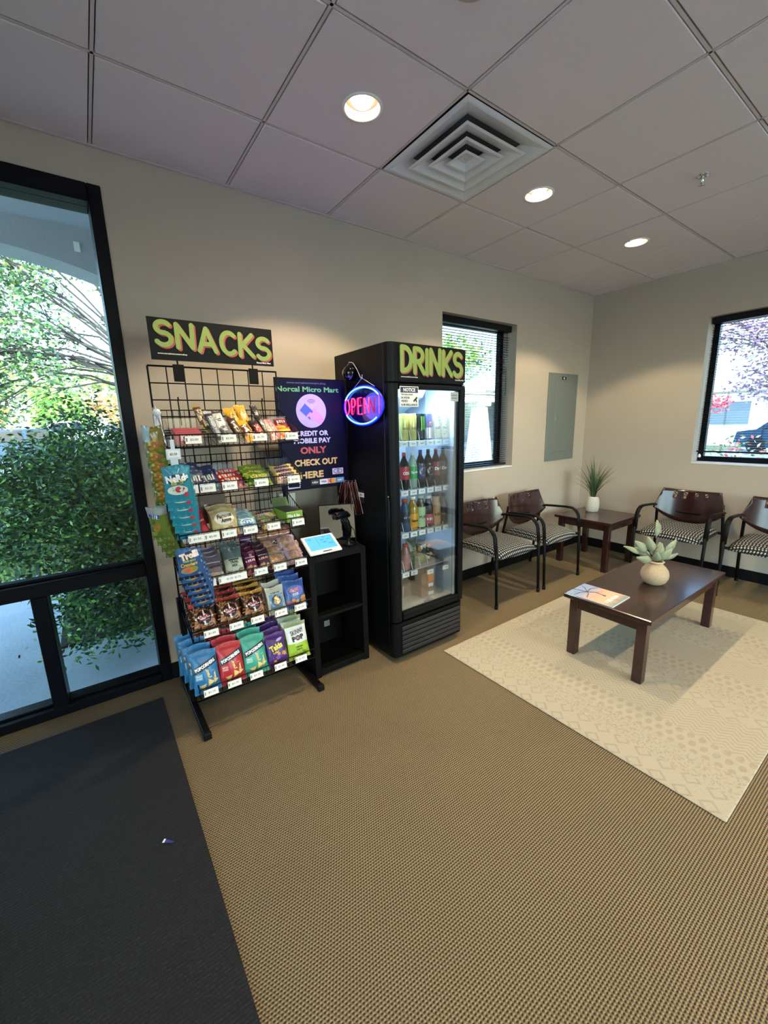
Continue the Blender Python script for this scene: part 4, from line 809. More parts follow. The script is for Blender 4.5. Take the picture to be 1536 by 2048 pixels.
def popc(c,lt,word):
    def g():
        p=Pack(.125,.205,.05,bands((1,c)),1); p.rect(-.055,.055,.118,.150,'1c1f22',sh=.35); p.text('POPCORNERS',.017,0,.135,'f4f4f0',.098,.33,.06)
        for a,b,r,q in((.015,.098,.026,.2),(.03,.075,.024,1.1),(.015,.048,.022,2.0),(-.02,.035,.020,.7),(.038,.052,.016,.1)): p.tri(a,b,r,'e3bd6a',q); p.tri(a+.001,b+.001,r*.7,'f0d48a',q)
        p.rect(-.05,-.018,.07,.10,lt); p.text(word.split()[0],.007,-.034,.09,'f6f4ee',.024); p.text(word.split()[1],.007,-.034,.079,'f6f4ee',.024); return p
    return g
def pretz(top):
    def g():
        p=Pack(.118,.155,.045,lambda u,v:C(top) if v>.9 else C('2a1a12'),3); r=random.Random(5)
        for i in range(95):
            a,b=r.uniform(-.05,.05),r.uniform(.014,.13)
            p.stick(a,b,r.uniform(.016,.028),.0045,r.choice(['b0703a','c98a4c','8c5228','a8642f']),r.uniform(0,PI))
        p.oval(0,.085,.034,.033,'20160f'); p.oval(0,.083,.042,.038,'eadfd8',.05,4); p.text("Dot's",.018,0,.091,'8c2338',.042,.08,.05); p.text('Pretzels',.011,0,.073,'8c2338',.046,.08,.05); return p
    return g
def bits(p,n,cols,r0,r1,box,seed=1,kind='o'):
    r=random.Random(seed)
    for i in range(n):
        a,b=r.uniform(box[0],box[1]),r.uniform(box[2],box[3]); s=r.uniform(r0,r1); c=cols[i%len(cols)]; p.k-=.8
        (p.oval(a,b,s,s*.75,c,r.random()*3,10) if kind=='o' else p.tri(a,b,s,c,r.random()*6,3+i%2))
    return p
def takis():
    p=Pack(.115,.175,.045,bands((.12,'3a1d58'),(1,'4a2672')),4); bits(p,14,['8c5ab0','e0a040','5a2a8a'],.008,.016,(-.04,.05,.03,.075),2,'t'); p.tri(0,.1,.034,'3a1450',.4,6); p.text('Takis',.032,-.004,.105,'e8d23a',.07,.25,.05); p.text('~4',.010,-.008,.078,'e8d23a',.032,.25); p.oval(.02,.14,.018,.007,'c9b0e0',.3); return p
def skinny():
    p=Pack(.125,.205,.05,bands((.45,'a8c83a'),(.9,'eceae2'),(1,'8a9a6a')),5); p.text('SKINNY',.026,0,.152,'2a2c2e',.075,.12,.01); p.text('POP',.030,0,.118,'1c1d20',.066,.12,.06); p.oval(.002,.118,.010,.011,'d8404a'); p.text('~6',.009,0,.07,'3a5a1c',.04); p.text('~5',.007,0,.056,'3a5a1c',.035); bits(p,10,['c8dc6a','88a82a'],.006,.012,(-.045,.045,.015,.045),3); return p
def chex():
    p=Pack(.12,.155,.045,bands((1,'3f5f9c')),6); p.oval(0,.095,.046,.03,'6a6fc0'); p.text('Chex',.024,-.005,.102,'f0e8ea',.056,.15,.09); p.text('Chex',.024,-.005,.102,'b03a4a',.054,.15,.04); p.text('mix',.018,-.002,.078,'2a2f7a',.036,.15,.06); p.text('mix',.018,-.002,.079,'f0f0f4',.034,.15,.01)
    bits(p,12,['d89a4a','c87a3a','e0b070','a86aa0'],.008,.014,(-.045,.05,.02,.06),4); return p
def bluepic():
    p=Pack(.098,.145,.03,bands((1,'c9c3ae')),7); p.rect(-.036,.036,.028,.105,'5f86a8'); p.oval(0,.07,.026,.030,'1f2a34'); p.oval(.002,.072,.020,.022,'e3b23a'); bits(p,9,['f0ead8','d88a3a','f2d67a'],.004,.009,(-.015,.018,.055,.085),5); p.text('~5',.008,0,.112,'4a5a6a',.05); return p
def nerds():
    p=Pack(.104,.152,.024,bands((1,'1f8296')),8,seal=.07); p.oval(0,.098,.043,.021,'16325c',.1); p.text('NeRds',.030,0,.102,'f2efe6',.084,.12,.06); p.rect(-.024,.02,.077,.087,'d9c63a',sh=.1); p.text('CLUSTERS',.006,-.002,.082,'2a3a2c',.036,.1)
    p.oval(-.002,.052,.038,.020,'d9dcc6'); p.oval(0,.055,.012,.013,'b3303c'); bits(p,8,['5aa6b0','9ac0b8','c84050'],.003,.006,(-.03,.032,.036,.066),6); p.oval(.028,.032,.009,.010,'c0344a'); p.stick(-.03,.13,.03,.0018,'d9a6b0',-.9); p.stick(.008,.132,.02,.0018,'e8e8e8',1.1); return p
def trolli():
    p=Pack(.098,.140,.024,bands((.1,'141e34'),(1,'2f5a8c')),9,seal=.06); p.oval(0,.11,.042,.017,'10182c',.2); p.text('Trolli',.030,0,.111,'f0d8c8',.074,.2,.08); p.text('SOUR BRITE',.009,-.002,.088,'c9c63a',.05,.05); p.text('Crawlers',.016,-.004,.072,'dcae3a',.066,.1,.05); p.oval(-.004,.045,.034,.017,'c88a3c',.15); p.oval(-.014,.044,.016,.011,'d8604a',.3); p.oval(.014,.05,.014,.007,'7f9c4a',.2); p.oval(-.022,.036,.010,.006,'5a9c8a'); p.oval(.034,.022,.006,.006,'8a95a8'); return p
def goldbag():
    p=Pack(.085,.135,.03,lambda u,v:C('3f7a2e') if v<.18 else (C('a8c0c8',.12) if u<-.1 and v>.5 else C('8a7a34',.15)),10); p.oval(.012,.06,.022,.02,'b0703a'); bits(p,8,['c89040','d9b04a','7a9a3a'],.005,.011,(-.02,.03,.035,.08),7); p.stick(-.02,.1,.06,.006,'dfeaf0',1.4); p.text('~3',.010,0,.016,'d9c64a',.04); return p
def greenbag():
    p=Pack(.085,.16,.034,lambda u,v:C('8f9090') if v>.8 else C('6a7a34',.2),11); p.text('~3',.016,-.01,.118,'e8ecf4',.05,-.2,.06); p.text('~3',.016,-.008,.119,'3a4a9c',.05,-.2,.02); p.oval(-.01,.07,.018,.022,'a8762f'); p.oval(-.008,.082,.008,.008,'c8502f'); bits(p,8,['4a6a2a','8a9a3a','5a7a30'],.006,.014,(-.03,.03,.015,.1),8); return p
def bar(c,c2,word,wc,L=.14,w=.036,t=.018,ends=None):
    def g():
        p=Pack(w,L,t,bands((.09,ends or c),(.91,c),(1,ends or c)),len(word),seal=.07,nu=8); p.rect(-w*.38,w*.38,L*.25,L*.75,c2,n=4); p.k+=1; put_text(p.mb,word,w*.46,0,L/2,C(wc),p.f,.05,PI/2,L*.5); return p
    return g
def shortpack(c,c2,word,wc,w=.11,h=.07,t=.03,extra=None):
    def g():
        p=Pack(w,h,t,bands((.1,c2),(1,c)),len(word)+2,seal=.07); 
        if extra: bits(p,14,extra,.005,.011,(-w*.42,w*.42,h*.12,h*.85),9)
        p.oval(0,h*.55,w*.40,h*.24,c2,.06); p.text(word,h*.28,0,h*.55,wc,w*.66,.06,.06); return p
    return g
def amos():
    p=Pack(.125,.135,.045,bands((.12,'b08a52'),(1,'cdb27c')),12); p.oval(0,.085,.045,.034,'efe6cf'); p.text('Famous',.022,.0,.097,'2a1c14',.07,.15,.03,.3); p.text('Amos',.020,.004,.074,'2a1c14',.05,.15,.03,.3); p.rect(-.03,.03,.03,.036,'3a2418',sh=.2); bits(p,8,['a8743c','8c5a2c'],.006,.011,(-.05,.05,.015,.04),3); return p
def trail():
    p=Pack(.092,.16,.035,lambda u,v:C('b7bda6') if v<.62 else C('5d6b68'),13); p.rect(-.024,.024,.088,.096,'2f3a38'); p.text('TRAIL',.013,0,.079,'2f3a38',.04); p.text('MIX',.013,0,.062,'2f3a38',.026); bits(p,16,['8a6a3a','c8b48a','5a3a24','d8d0b8'],.005,.010,(-.035,.035,.012,.045),4); return p
def barf(c,lo,word,wc,w=.06,h=.13):
    def g():
        p=Pack(w,h,.03,bands((.35,lo),(1,c)),len(word)+5,nu=10); p.text(word,.012,0,h*.55,wc,w*.8,.1,.05); bits(p,10,['d0a070','a86a3c','e8c890'],.005,.009,(-w*.36,w*.36,h*.1,h*.32),6); p.rect(-w*.4,w*.4,h*.68,h*.71,'d8c8c8'); return p
    return g
def pie(c):
    def g():
        p=Pack(.10,.10,.035,lambda u,v:C(c,.12),15,seal=.1); p.mb.f=p.mb.f; 
        for a,b,r in((0,.05,.036),): p.oval(a,b,r,r*.9,'b98a62'); 
        p.oval(.004,.052,.027,.024,'cfa07c'); bits(p,16,['e8dcd8','d8c0c0','c8b0d0'],.002,.005,(-.04,.04,.015,.09),11,'t'); return p
    return g
def rkt():
    p=Pack(.092,.085,.03,bands((.2,'cfd8c8'),(1,'8fb8cc')),16); p.oval(0,.05,.034,.024,'e8f0f0'); p.oval(0,.05,.027,.018,'5a9ac8'); p.text('~3',.014,0,.05,'f4f6f4',.04,.1,.05); bits(p,10,['dfe8d0','f0e8b0','a8c89a'],.004,.009,(-.04,.04,.07,.08),4); return p
def chipsahoy():
    p=Pack(.075,.13,.035,bands((.3,'e0dcd4'),(1,'2a52a8')),17); p.oval(0,.075,.030,.024,'dfe4ee'); p.oval(0,.075,.026,.018,'2a52a8'); p.text('~4',.013,0,.076,'f0f0f0',.04); return p
def redlong():
    p=Pack(.06,.15,.03,bands((1,'a8202c')),18); p.rect(-.024,-.012,.02,.09,'d8d0cc',n=3); p.text('~6',.009,.006,.08,'f0d8c0',.036,.2); return p
def sour():
    return shortpack('7f9a2a','2f6a34','SOUR PATCH','e8da4a',.125,.085,.035,['e0d23a','c8dc4a','4a8a3a','d8a83a'])()
DES=dict(popc_blue=popc('2a78ac','7ab6d8','WHITE CHED'),popc_red=popc('c02c34','d8504a','KETTLE CORN'),popc_teal=popc('3fa68c','7fcab4','SEA SALT'),pretz=pretz('a8322e'),pretz_y=pretz('c08a34'),takis=takis,skinny=skinny,chex=chex,bluepic=bluepic,nerds=nerds,trolli=trolli,gold=goldbag,green=greenbag,
 snick=bar('5a4228','c8b48a','~7','3a2a6a',ends='a08a5c'),hersh=bar('3a3a40','8f9296',"HERSHEY'S",'e4e4e4',ends='b9bcc0'),hersh_w=bar('c9c8c0','e8e6de','~6','3a3a44',w=.05,ends='3a3a3e'),hersh_a=bar('8a8a8c','6a6a6e','~6','dadada',w=.05),
 mm_y=bar('e0a228','d89a20','~7','4a2a1c',w=.05),mm_y2=bar('e6aa2a','6a4030',"m&m's",'f2eee4',w=.052),mm_b=bar('4a3028','4a3028',"m&m's",'e8e0d8',w=.045),twix=bar('2c2426','b03a3c','~5','e8e0d4',w=.042),milky=bar('26201f','3c3a40','~7','c0b8b0',w=.036),payday=bar('c87a8a','e0b0a0','~5','7a4a8a',w=.034),wht=bar('d8a8a0','e8c8a8','~7','9a2a3a',w=.032),
 amos=amos,trail=trail,skit=shortpack('b8242c','d83a34','~6','f4e8d8',.12,.075,.035,['e0a83a','d8543a','f0d04a']),sourp=sour,mambo=shortpack('e0c864','e8b0a0','MAMBO','3a2a4a',.13,.045,.03,['e89a8a','f0dc8a']),lifes=shortpack('28375c','28375c','~6','e8e4d8',.1,.11,.035,['e0c23a','5a9a3a','d8702c','c84040']),
 straw=shortpack('c83c44','8aa23a','~4','f4e8e0',.075,.035,.02,['e0a0a0','9ac04a']),grape=barf('5a2460','3a1a40','~4','d8b0d8',.07,.12),grand=barf('6d6068','c9bfb8',"Grandma's",'3a2a30',.085,.14),choc=barf('5a1c3c','8c3a5c','~5','e8b8c8',.062,.125),choc2=barf('3c2030','6a2c40','~5','e0a08c',.062,.125),orangeb=barf('b84a2c','c8c0b8','~2','f0e0d0',.05,.11),
 pie_tan=pie('b8a088'),pie_pink=pie('c8a8a8'),rkt=rkt,ahoy=chipsahoy,redlong=redlong,dark=lambda:barf('2a1620','3a2028','~4','c0a0a8',.09,.1)())
# ---------------- snack rack ----------------
o=thing('wire_snack_rack','black gridwall rack with six sloping wire shelves by the tall window','display rack',(-4.075,-.35,0)); org=(-4.075,-.35,0)
RX0,RX1,RY=-4.378,-3.772,-.347
for i in range(9):
    x=RX0+(RX1-RX0)*i/8; MB().tube([(x,RY,.012),(x,RY,1.748)],.0042 if i in(0,8) else .0028,WIRE,6).build('grid_wire',o,org)
for j in range(24):
    z=.012+(1.748-.012)*j/23; MB().tube([(RX0,RY-.005,z),(RX1,RY-.005,z)],.0042 if j in(0,23) else .0028,WIRE,6).build('grid_wire',o,org)
for x in(RX0,RX1):
    mb=MB().box(x-.016,x+.016,-.66,-.03,.0,.032,BLACK,.003); mb.box(x-.014,x+.014,-.372,-.325,.032,.62,BLACK,.003); mb.build('base_leg',o,org); MB().box(x-.018,x+.018,-.668,-.640,0,.036,BLACKM,.004).build('end_cap',o,org)
LV_=[1.438,1.222,1.0,.782,.535,.235]
FY=-.602; BY=-.358
def floorz(L,y): return L-.052+(y-FY)*.29
for k,L in enumerate(LV_):
    mb=MB(); zf=floorz(L,FY); zb=floorz(L,BY); zt=L+.112
    for i in range(25):
        x=RX0+.004+(RX1-RX0-.008)*i/24; mb.tube([(x,BY,zt if i%1==0 else zb),(x,BY,zb),(x,FY,zf),(x,FY,L)],.0013,WIRE,4)
    for y,z,r in((BY,zt,.0026),(BY,zb,.0026),(FY,zf,.0026),(FY,L,.0028),((BY+FY)/2,(zf+zb)/2,.002),(BY,zt-.035,.0016)): mb.tube([(RX0,y,z),(RX1,y,z)],r,WIRE,5)
    for x in(RX0,RX1):
        mb.tube([(x,BY,zt),(x,FY,L),(x,FY,zf),(x,BY,zb)],.0026,WIRE,5)
        for q in range(1,9): t=q/9; y=BY+(FY-BY)*t; mb.tube([(x,y,zt+(L-zt)*t),(x,y,zb+(zf-zb)*t)],.0013,WIRE,4)
    b=mb.build('wire_basket',o,org)
    for x in(RX0+.11,RX1-.09): MB().tube([(x,RY-.012,zt+.05),(x,RY-.008,zt+.06),(x,RY+.004,zt+.045),(x,BY-.002,zt-.07)],.003,WIRE,5).build('hook_bracket',b,org)
    tags=[[(-4.273,'$2.00'),(-4.124,'$2.00'),(-3.981,'$1.75'),(-3.822,'$2.00')],[(-4.31,'$2.00'),(-4.237,'$2.25'),(-4.141,'$2.00'),(-3.993,'$2.00'),(-3.826,'$2.00')],[(-4.31,'$1.50'),(-4.243,'$2.00'),(-4.167,'$1.50'),(-4.067,'$2.25'),(-3.95,'$.50'),(-3.819,'$.50')],[(-4.282,'$1.25'),(-4.171,'$1.50  $1.75'),(-4.034,'$1.75'),(-3.935,'$1.25'),(-3.819,'$2.00')],[(-4.297,'$1.50'),(-4.179,'$1.50'),(-4.074,'$1.50'),(-3.95,'$1.50'),(-3.841,'$1.50')],[(-4.33,'$1.75'),(-4.218,'$1.75'),(-4.107,'$1.75'),(-3.977,'$1.50'),(-3.859,'$1.50')]][k]
    for x,t in tags:
        hw=.033 if len(t)<7 else .066; mb=MB(); mb.X=Matrix.Translation((x,FY-.012,L-.022))@Matrix.Rotation(-.12,4,'X'); mb.box(-hw,hw,-.001,.001,-.016,.016,LABELW); mb.box(-hw-.002,hw+.002,-.0022,.0024,-.017,-.0165,WHITE).box(-hw-.001,hw+.001,.0012,.003,.012,.022,CLEAR)
        for q in range(5): mb.box(-hw+.003+q*.0012,-hw+.0036+q*.0012,-.0014,-.0011,-.008,.008,INK)
        put_text(mb,t,.0105,.003,0,INK2,on_y(-.0015),.02,width=hw*1.0); mb.build('price_tag',b,org)
# top sign
g=thing('snacks_sign','SNACKS sign panel with lime lettering standing on top of the rack','sign',(-4.072,-.352,1.775))
mb=MB(); mb.box(-.285,.289,-.003,.003,0,.182,mat('sign_board','0e0f10',.5)); mb.X=Matrix.Translation((0,0,0)); brush_word(mb,'SNACKS',-.262,.272,.052,.158,-.0034,LIME,REDS,[.1,.05,-.02,-.08,-.1,-.2],.13)
put_text(mb,'www.norcalmicromart.shop',.0085,-.195,.028,LABELW,on_y(-.0036),.03,width=.125); put_text(mb,'Norcal Micro Mart',.0085,.235,.014,LABELW,on_y(-.0036),.03,width=.075); mb.build('printed_panel',g)
for x in(-.18,.172): MB().box(x-.024,x+.024,-.016,-.010,-.095,-.018,BLACKM,.002).tube([(x,-.009,-.03),(x,-.006,.0)],.004,BLACK,6).build('clip_holder',g)
# ---- shelf goods ----
def row(design,name,cat,labels,x,L,n,lean,dy=.036,y0=-.578,group=None,dx=0,rz=0,ry=0):
    for k in range(n):
        y=y0+dy*k; place(name,labels[k],cat,design,x+dx*k,y,floorz(L,y)+.004,lean,rz+(.03*((k*7)%3-1)),group,ry)
GS=lambda s:s
pos=['at the front','second from front','third from front','at the back']
def lbs(base,n): return [base+', '+pos[k] for k in range(n)]
L=LV_[5]; G='chip bags on the bottom rack shelf'
row('popc_blue','chip_bag','chip bag',lbs('blue corn chip bag at left of bottom shelf',4),-4.335,L,4,.30,.05,group=G,dx=-.012)
row('popc_red','chip_bag','chip bag',lbs('red corn chip bag on bottom rack shelf',4),-4.212,L,4,.30,.05,group=G,dx=-.006)
row('popc_teal','chip_bag','chip bag',lbs('teal corn chip bag on bottom rack shelf',4),-4.09,L,4,.30,.05,group=G)
row('takis','chip_bag','chip bag',lbs('purple rolled chip bag on bottom rack shelf',4),-3.972,L,4,.36,.045,group=G)
row('skinny','popcorn_bag','popcorn bag',lbs('white and lime popcorn bag at right of bottom shelf',4),-3.85,L,4,.30,.05,group=G)
L=LV_[4]; G='snack bags on the second rack shelf from the bottom'
row('pretz','pretzel_bag','pretzel bag',lbs('pretzel bag with white diamond, leftmost on its shelf',3),-4.312,L,3,.40,.055,group=G)
row('pretz','pretzel_bag','pretzel bag',lbs('red-topped pretzel bag, middle of three pretzel rows',4),-4.192,L,4,.40,.05,group=G)
row('pretz_y','pretzel_bag','pretzel bag',lbs('gold-topped pretzel bag beside the cream bag',4),-4.072,L,4,.40,.05,group=G)
row('bluepic','snack_bag','snack bag',lbs('cream bag with blue picture square on rack',2),-3.952,L,2,.35,.05,group=G)
row('chex','snack_bag','snack bag',lbs('blue snack mix bag at right of its shelf',3),-3.845,L,3,.35,.05,group=G)
L=LV_[3]; G='cookies and mixes on the third rack shelf from the bottom'
row('orangeb','cookie_pack','cookie pack',lbs('small orange-topped cookie pack behind the blue hanging bags',2),-4.325,L,2,.45,.06,group=G)
row('grand','cookie_pack','cookie pack',lbs('grey and white cookie pack beside the trail mix',3),-4.240,L,3,.55,.04,group=G)
row('trail','snack_pouch','snack pouch',lbs('pale green trail mix pouch with dark top',2),-4.145,L,2,.45,.05,group=G)
row('choc','cookie_pack','cookie pack',lbs('magenta brownie pack right of the trail mix',3),-4.062,L,3,.6,.042,group=G)
row('choc2','cookie_pack','cookie pack',lbs('dark red cookie pack beside the clear wrapped cookies',3),-3.995,L,3,.6,.042,group=G)
row('grape','snack_pack','snack pack',['dark purple pack at the back behind the magenta packs'],-4.03,L,1,.2,y0=-.40,group=G)
for k,(dx,dy,dz,a) in enumerate([(0,0,0,.9),(.01,.06,.03,1.0),(-.012,.11,.05,.9)]): place('wrapped_cookie',['tan clear-wrapped cookie at the front left of the cookie tray','tan clear-wrapped cookie in the middle of the cookie tray','tan clear-wrapped cookie at the back of the cookie tray'][k],'cookie','pie_tan',-3.918+dx,-.575+dy,floorz(L,-.57)+dz+.004,a,.1*k,G)
for k,(dx,dy,dz,a) in enumerate([(0,0,0,.9),(.005,.055,.035,1.0),(-.01,.10,.055,.9)]): place('wrapped_cookie',['pink clear-wrapped pie at the right front of its shelf','pink clear-wrapped pie second back at the right of its shelf','pink clear-wrapped pie at the back right of its shelf'][k],'cookie','pie_pink',-3.822+dx,-.575+dy,floorz(L,-.57)+dz+.004,a,-.1*k,G)
c_=box_item('creme_pie_box','brown creme pie box standing at the back of the shelf','box',-3.975,-3.785,-.40,-.375,floorz(L,-.39)+.002,floorz(L,-.39)+.128,mat('carton_brown','6a3630',.5),[("Oatmeal Creme Pies",.022,.0,.038,'f2ece4',.18)])
mb=MB()
for a in(-.06,0,.062): disc(mb,a,.09,.034,.026,C('8c5236'),on_y(-.0145)); disc(mb,a,.083,.034,.004,C('efe4d4'),on_y(-.0148)); disc(mb,a,.096,.026,.015,C('a3653f'),on_y(-.0150))
mb.build('cookie_picture',c_)
L=LV_[2]; G='packs on the third rack shelf from the top'
row('ahoy','cookie_pack','cookie pack',lbs('blue and white cookie pack beside the teal hanging bags',2),-4.325,L,2,.4,.05,group=G)
row('redlong','cookie_pack','cookie pack',lbs('long red pack leaning beside the blue cookie pack',2),-4.262,L,2,.5,.06,y0=-.56,group=G,ry=-.2)
row('amos','cookie_bag','cookie bag',lbs('tan cookie bag with script lettering on white oval',2),-4.168,L,2,.45,.05,group=G)
box_item('cookie_carton','brown cookie carton standing behind the tan cookie bags','box',-4.245,-4.125,-.44,-.40,floorz(L,-.42)+.002,floorz(L,-.42)+.155,mat('carton_taupe','6e5546',.55,noise=.4,nscale=60),[('Famous',.022,0,.085,'e8dcc8',.085),('Amos',.018,.005,.06,'e8dcc8',.05)])
row('rkt','snack_pack','snack pack',lbs('pale blue and white mini cookie pack on rack',3),-4.062,L,3,.6,.04,group=G)
row('straw','candy_pack','candy pack',lbs('small red and green fruit candy pack lying low',3),-3.955,L,3,1.0,.05,group=G)
row('mambo','candy_pack','candy pack',['small yellow candy pack behind the red fruit packs'],-3.94,L,1,.9,y0=-.46,group=G)
d=box_item('candy_carton','open lime-green candy carton at the right of its shelf','box',-3.875,-3.785,-.60,-.42,floorz(L,-.6)+.03,floorz(L,-.6)+.085,mat('carton_lime','7ca332',.5),[('Mike & Ike',.017,-.006,.034,'f2f4e4',.066)])
MB().box(-.045,.045,-.088,.09,.055,.056,mat('carton_inside','4c5a34',.7)).build('lid_opening',d); MB().add([(-.045,.09,.056),(.045,.09,.056),(.045,.12,.10),(-.045,.12,.10)],[(0,1,2,3)],mat('carton_flap','5a6a3a',.7)).build('open_flap',d); mb=MB(); disc(mb,.034,.018,.008,.008,C('d8404a'),on_y(-.0915)); mb.build('red_seal',d)
def tray(label,x0,x1,L,h=.045,depth=.15,y=FY+.006):
    z=floorz(L,y)+.004; mb=MB(); t=.0015
    mb.add([(0,0,0),(1,0,0),(1,1,0),(0,1,0),(0,0,h),(1,0,h),(1,1,h+.03),(0,1,h+.03)],[(0,1,2,3),(0,4,5,1),(1,5,6,2),(2,6,7,3),(3,7,4,0)],CLEAR)
    mb.v=[(x0-(x0+x1)/2+a*(x1-x0),b*depth,c+b*depth*.29) for a,b,c in mb.v]; o_=mb.build('display_tray',loc=((x0+x1)/2,y,z)); return tag(o_,label,'tray','clear candy trays on the rack')
L=LV_[0]; G='candy bars on the top rack shelf'
tray('clear tray holding the red wafer bars, top shelf left',-4.35,-4.22,L); tray('clear tray holding the silver chocolate bars on top shelf',-4.165,-4.065,L); tray('clear tray holding the yellow candy packs on top shelf',-4.045,-3.93,L); tray('clear tray holding the orange peanut butter cups, top right',-3.875,-3.778,L,.05)
for k in range(3):
    p=box_item('wafer_bar',['red wafer bar lying at the front of the left tray','red wafer bar behind the front one in left tray','red wafer bar at the back of the left tray'][k],'candy bar',-4.34,-4.232,-.592+.03*k,-.572+.03*k,floorz(L,-.6)+.008+.009*k,floorz(L,-.6)+.062+.009*k,C('b3202e'),[('KitKat',.026,.0,.03,'f2ece8',.062)] if 1 else (),G)
def bars(lst):
    for des,x,y,dz,a,lab,ry in lst: place('candy_bar',lab,'candy bar',des,x,y,floorz(L,y)+.008+dz,a,0,G,ry)
bars([('snick',-4.172,-.50,.02,.75,'gold-brown candy bar standing left of the silver bars',-.1),('snick',-4.186,-.47,.035,.7,'second gold-brown candy bar behind the first',-.15),('hersh',-4.142,-.585,0,.85,'dark silver chocolate bar at front left of silver tray',-.25),('hersh_a',-4.098,-.585,0,.85,'wide grey almond chocolate bar at front of silver tray',-.25),('hersh_w',-4.115,-.53,.02,.7,'white and black cookie chocolate bar behind the grey ones',-.15),('hersh',-4.15,-.53,.02,.7,'dark silver chocolate bar behind the front silver bars',-.15),
('mm_b',-4.05,-.55,.005,.75,'brown candy pack left of the front yellow one',-.2),('mm_y2',-4.005,-.585,0,.8,'yellow candy pack with brown print at front of tray',-.25),('mm_y',-4.04,-.50,.025,.65,'yellow peanut candy pack behind the front one',-.2),('mm_y',-3.995,-.49,.03,.6,'second yellow peanut candy pack farther right',-.1),
('twix',-3.945,-.58,0,.8,'dark bar with red and white print right of yellow packs',-.25),('milky',-3.915,-.55,.01,.7,'narrow dark brown bar right of the red-printed bar',-.2),('milky',-3.925,-.49,.03,.6,'dark brown bar standing behind the others',-.1),('wht',-3.893,-.583,0,.8,'pale pink bar on the left of the pink pair',-.25),('payday',-3.868,-.575,.003,.8,'rose-pink bar beside the orange cups',-.25)])
for k in range(2): place('peanut_butter_cups',['bright orange cup candy pack at the front of right tray','bright orange cup candy pack behind the front one'][k],'candy pack','reese',-3.826,-.582+.05*k,floorz(L,-.58+.05*k)+.01,.95,0,G,-.1) if 0 else None
DES['reese']=shortpack('e0521c','e89a28',"Reese's",'f2d84a',.085,.085,.022); DES['darkred']=shortpack('7a2030','5a1824','~4','d8a0a0',.07,.07,.02)
for k in range(2): place('cup_candy_pack',['bright orange cup candy pack at the front of right tray','bright orange cup candy pack behind the front one'][k],'candy pack','reese',-3.828,-.580+.05*k,floorz(L,-.58+.05*k)+.012,.9,0,G,-.1)
place('cup_candy_pack','dark red candy pack at the back of the right tray','candy pack','darkred',-3.81,-.48,floorz(L,-.48)+.03,.7,0,G)
L=LV_[1]; G='chewy candy on the second rack shelf from the top'
tray('clear tray holding the yellow chew bars, second shelf right',-3.905,-3.778,L,.05); tray('clear tray holding the red chew packs on second shelf',-4.20,-4.07,L,.04)
row('lifes','candy_bag','candy bag',lbs('navy gummy candy bag beside the teal hanging bags',3),-4.285,L,3,.55,.05,group=G); row('lifes','candy_bag','candy bag',lbs('navy gummy candy bag left of the red packs',2),-4.215,L,2,.62,.05,group=G,ry=-.15)
row('skit','candy_pack','candy pack',lbs('red fruit chew pack on second shelf from top',3),-4.12,L,3,.8,.05,group=G)
row('sourp','candy_pack','candy pack',lbs('green and yellow sour candy pack on second shelf',3),-3.985,L,3,.75,.05,group=G)
for k in range(4): place('chew_bar',['yellow and pink chew bar at the front of its tray','yellow and pink chew bar second in its tray','yellow and pink chew bar third in its tray','yellow and pink chew bar topmost at the back'][k],'candy pack','mambo',-3.84+.002*k,-.588+.035*k,floorz(L,-.58)+.006+.014*k,.55,.02*k,G)
# ---- hanging goods at the left edge ----
HK=mat('clip_strip_plastic','c8d0d6',.25)
g=thing('clip_strip','white plastic clip strip with $2.50 tag at the rack side','clip strip',(-4.36,-.625,1.36)); mb=MB().box(-.028,.028,-.001,.001,-.022,.022,HK,.0005).box(-.008,.008,-.001,.001,.022,.06,HK,.0005).box(-.015,.015,-.001,.001,-.05,-.022,HK,.0005).box(-.021,.021,-.0018,-.001,-.013,.013,LABELW); put_text(mb,'$2.50',.011,0,0,INK,on_y(-.0021),.03); mb.build('strip',g); MB().tube([(0,.0,.055),(0,.012,.075),(0,.024,.065)],.0015,HK,5).build('hook',g)
g=thing('clip_strip','clear plastic clip strip hanging at the upper left rack corner','clip strip',(-4.385,-.50,1.515)); MB().box(-.014,.014,-.001,.001,-.05,.02,HK,.0005).lathe([(0,-.002),(.017,-.002),(.017,.002),(0,.002)],HK,14,c=(0,0,.02),axis='y').build('strip',g); MB().tube([(0,.0,.03),(0,.012,.045),(0,.02,.02)],.0015,HK,5).build('hook',g)
MB().tube([(RX0-.004,-.37,1.56),(RX0-.006,-.49,1.532),(RX0-.006,-.60,1.44),(RX0-.004,-.62,1.395)],.004,mat('bright_rod','c8c8ce',.2,.8),6).build('side_rod',o,org)
hn=['front','second','third','fourth','fifth','sixth']
for k in range(6):
    place('hanging_candy_bag','teal candy bag on the hanging strip, %s from the top'%hn[k] if k else 'teal candy bag at the front top of the hanging strip','candy bag','nerds',-4.372+.008*k,-.70+.024*k,1.168-.038*k,-.10,.04*((k*5)%3-1),'teal candy bags hanging beside the rack')
for k in range(6):
    place('hanging_candy_bag','blue sour worm bag on the hanging strip, %s from the top'%hn[k] if k else 'blue sour worm bag at the front top of its strip','candy bag','trolli',-4.366+.011*k,-.705+.018*k,.832-.036*k,-.10,.04*((k*5)%3-1),'blue worm candy bags hanging beside the rack')
for k in range(6):
    place('hanging_snack_bag','green and gold foil bag at the rack side, %s from the top'%hn[k] if k else 'silver and gold foil bag topmost at the rack side','snack bag','gold',-4.412+.010*k*.3,-.53+.012*k,1.345-.045*k,-.12,-.55+.05*(k%2),'foil bags hanging at the left side of the rack')
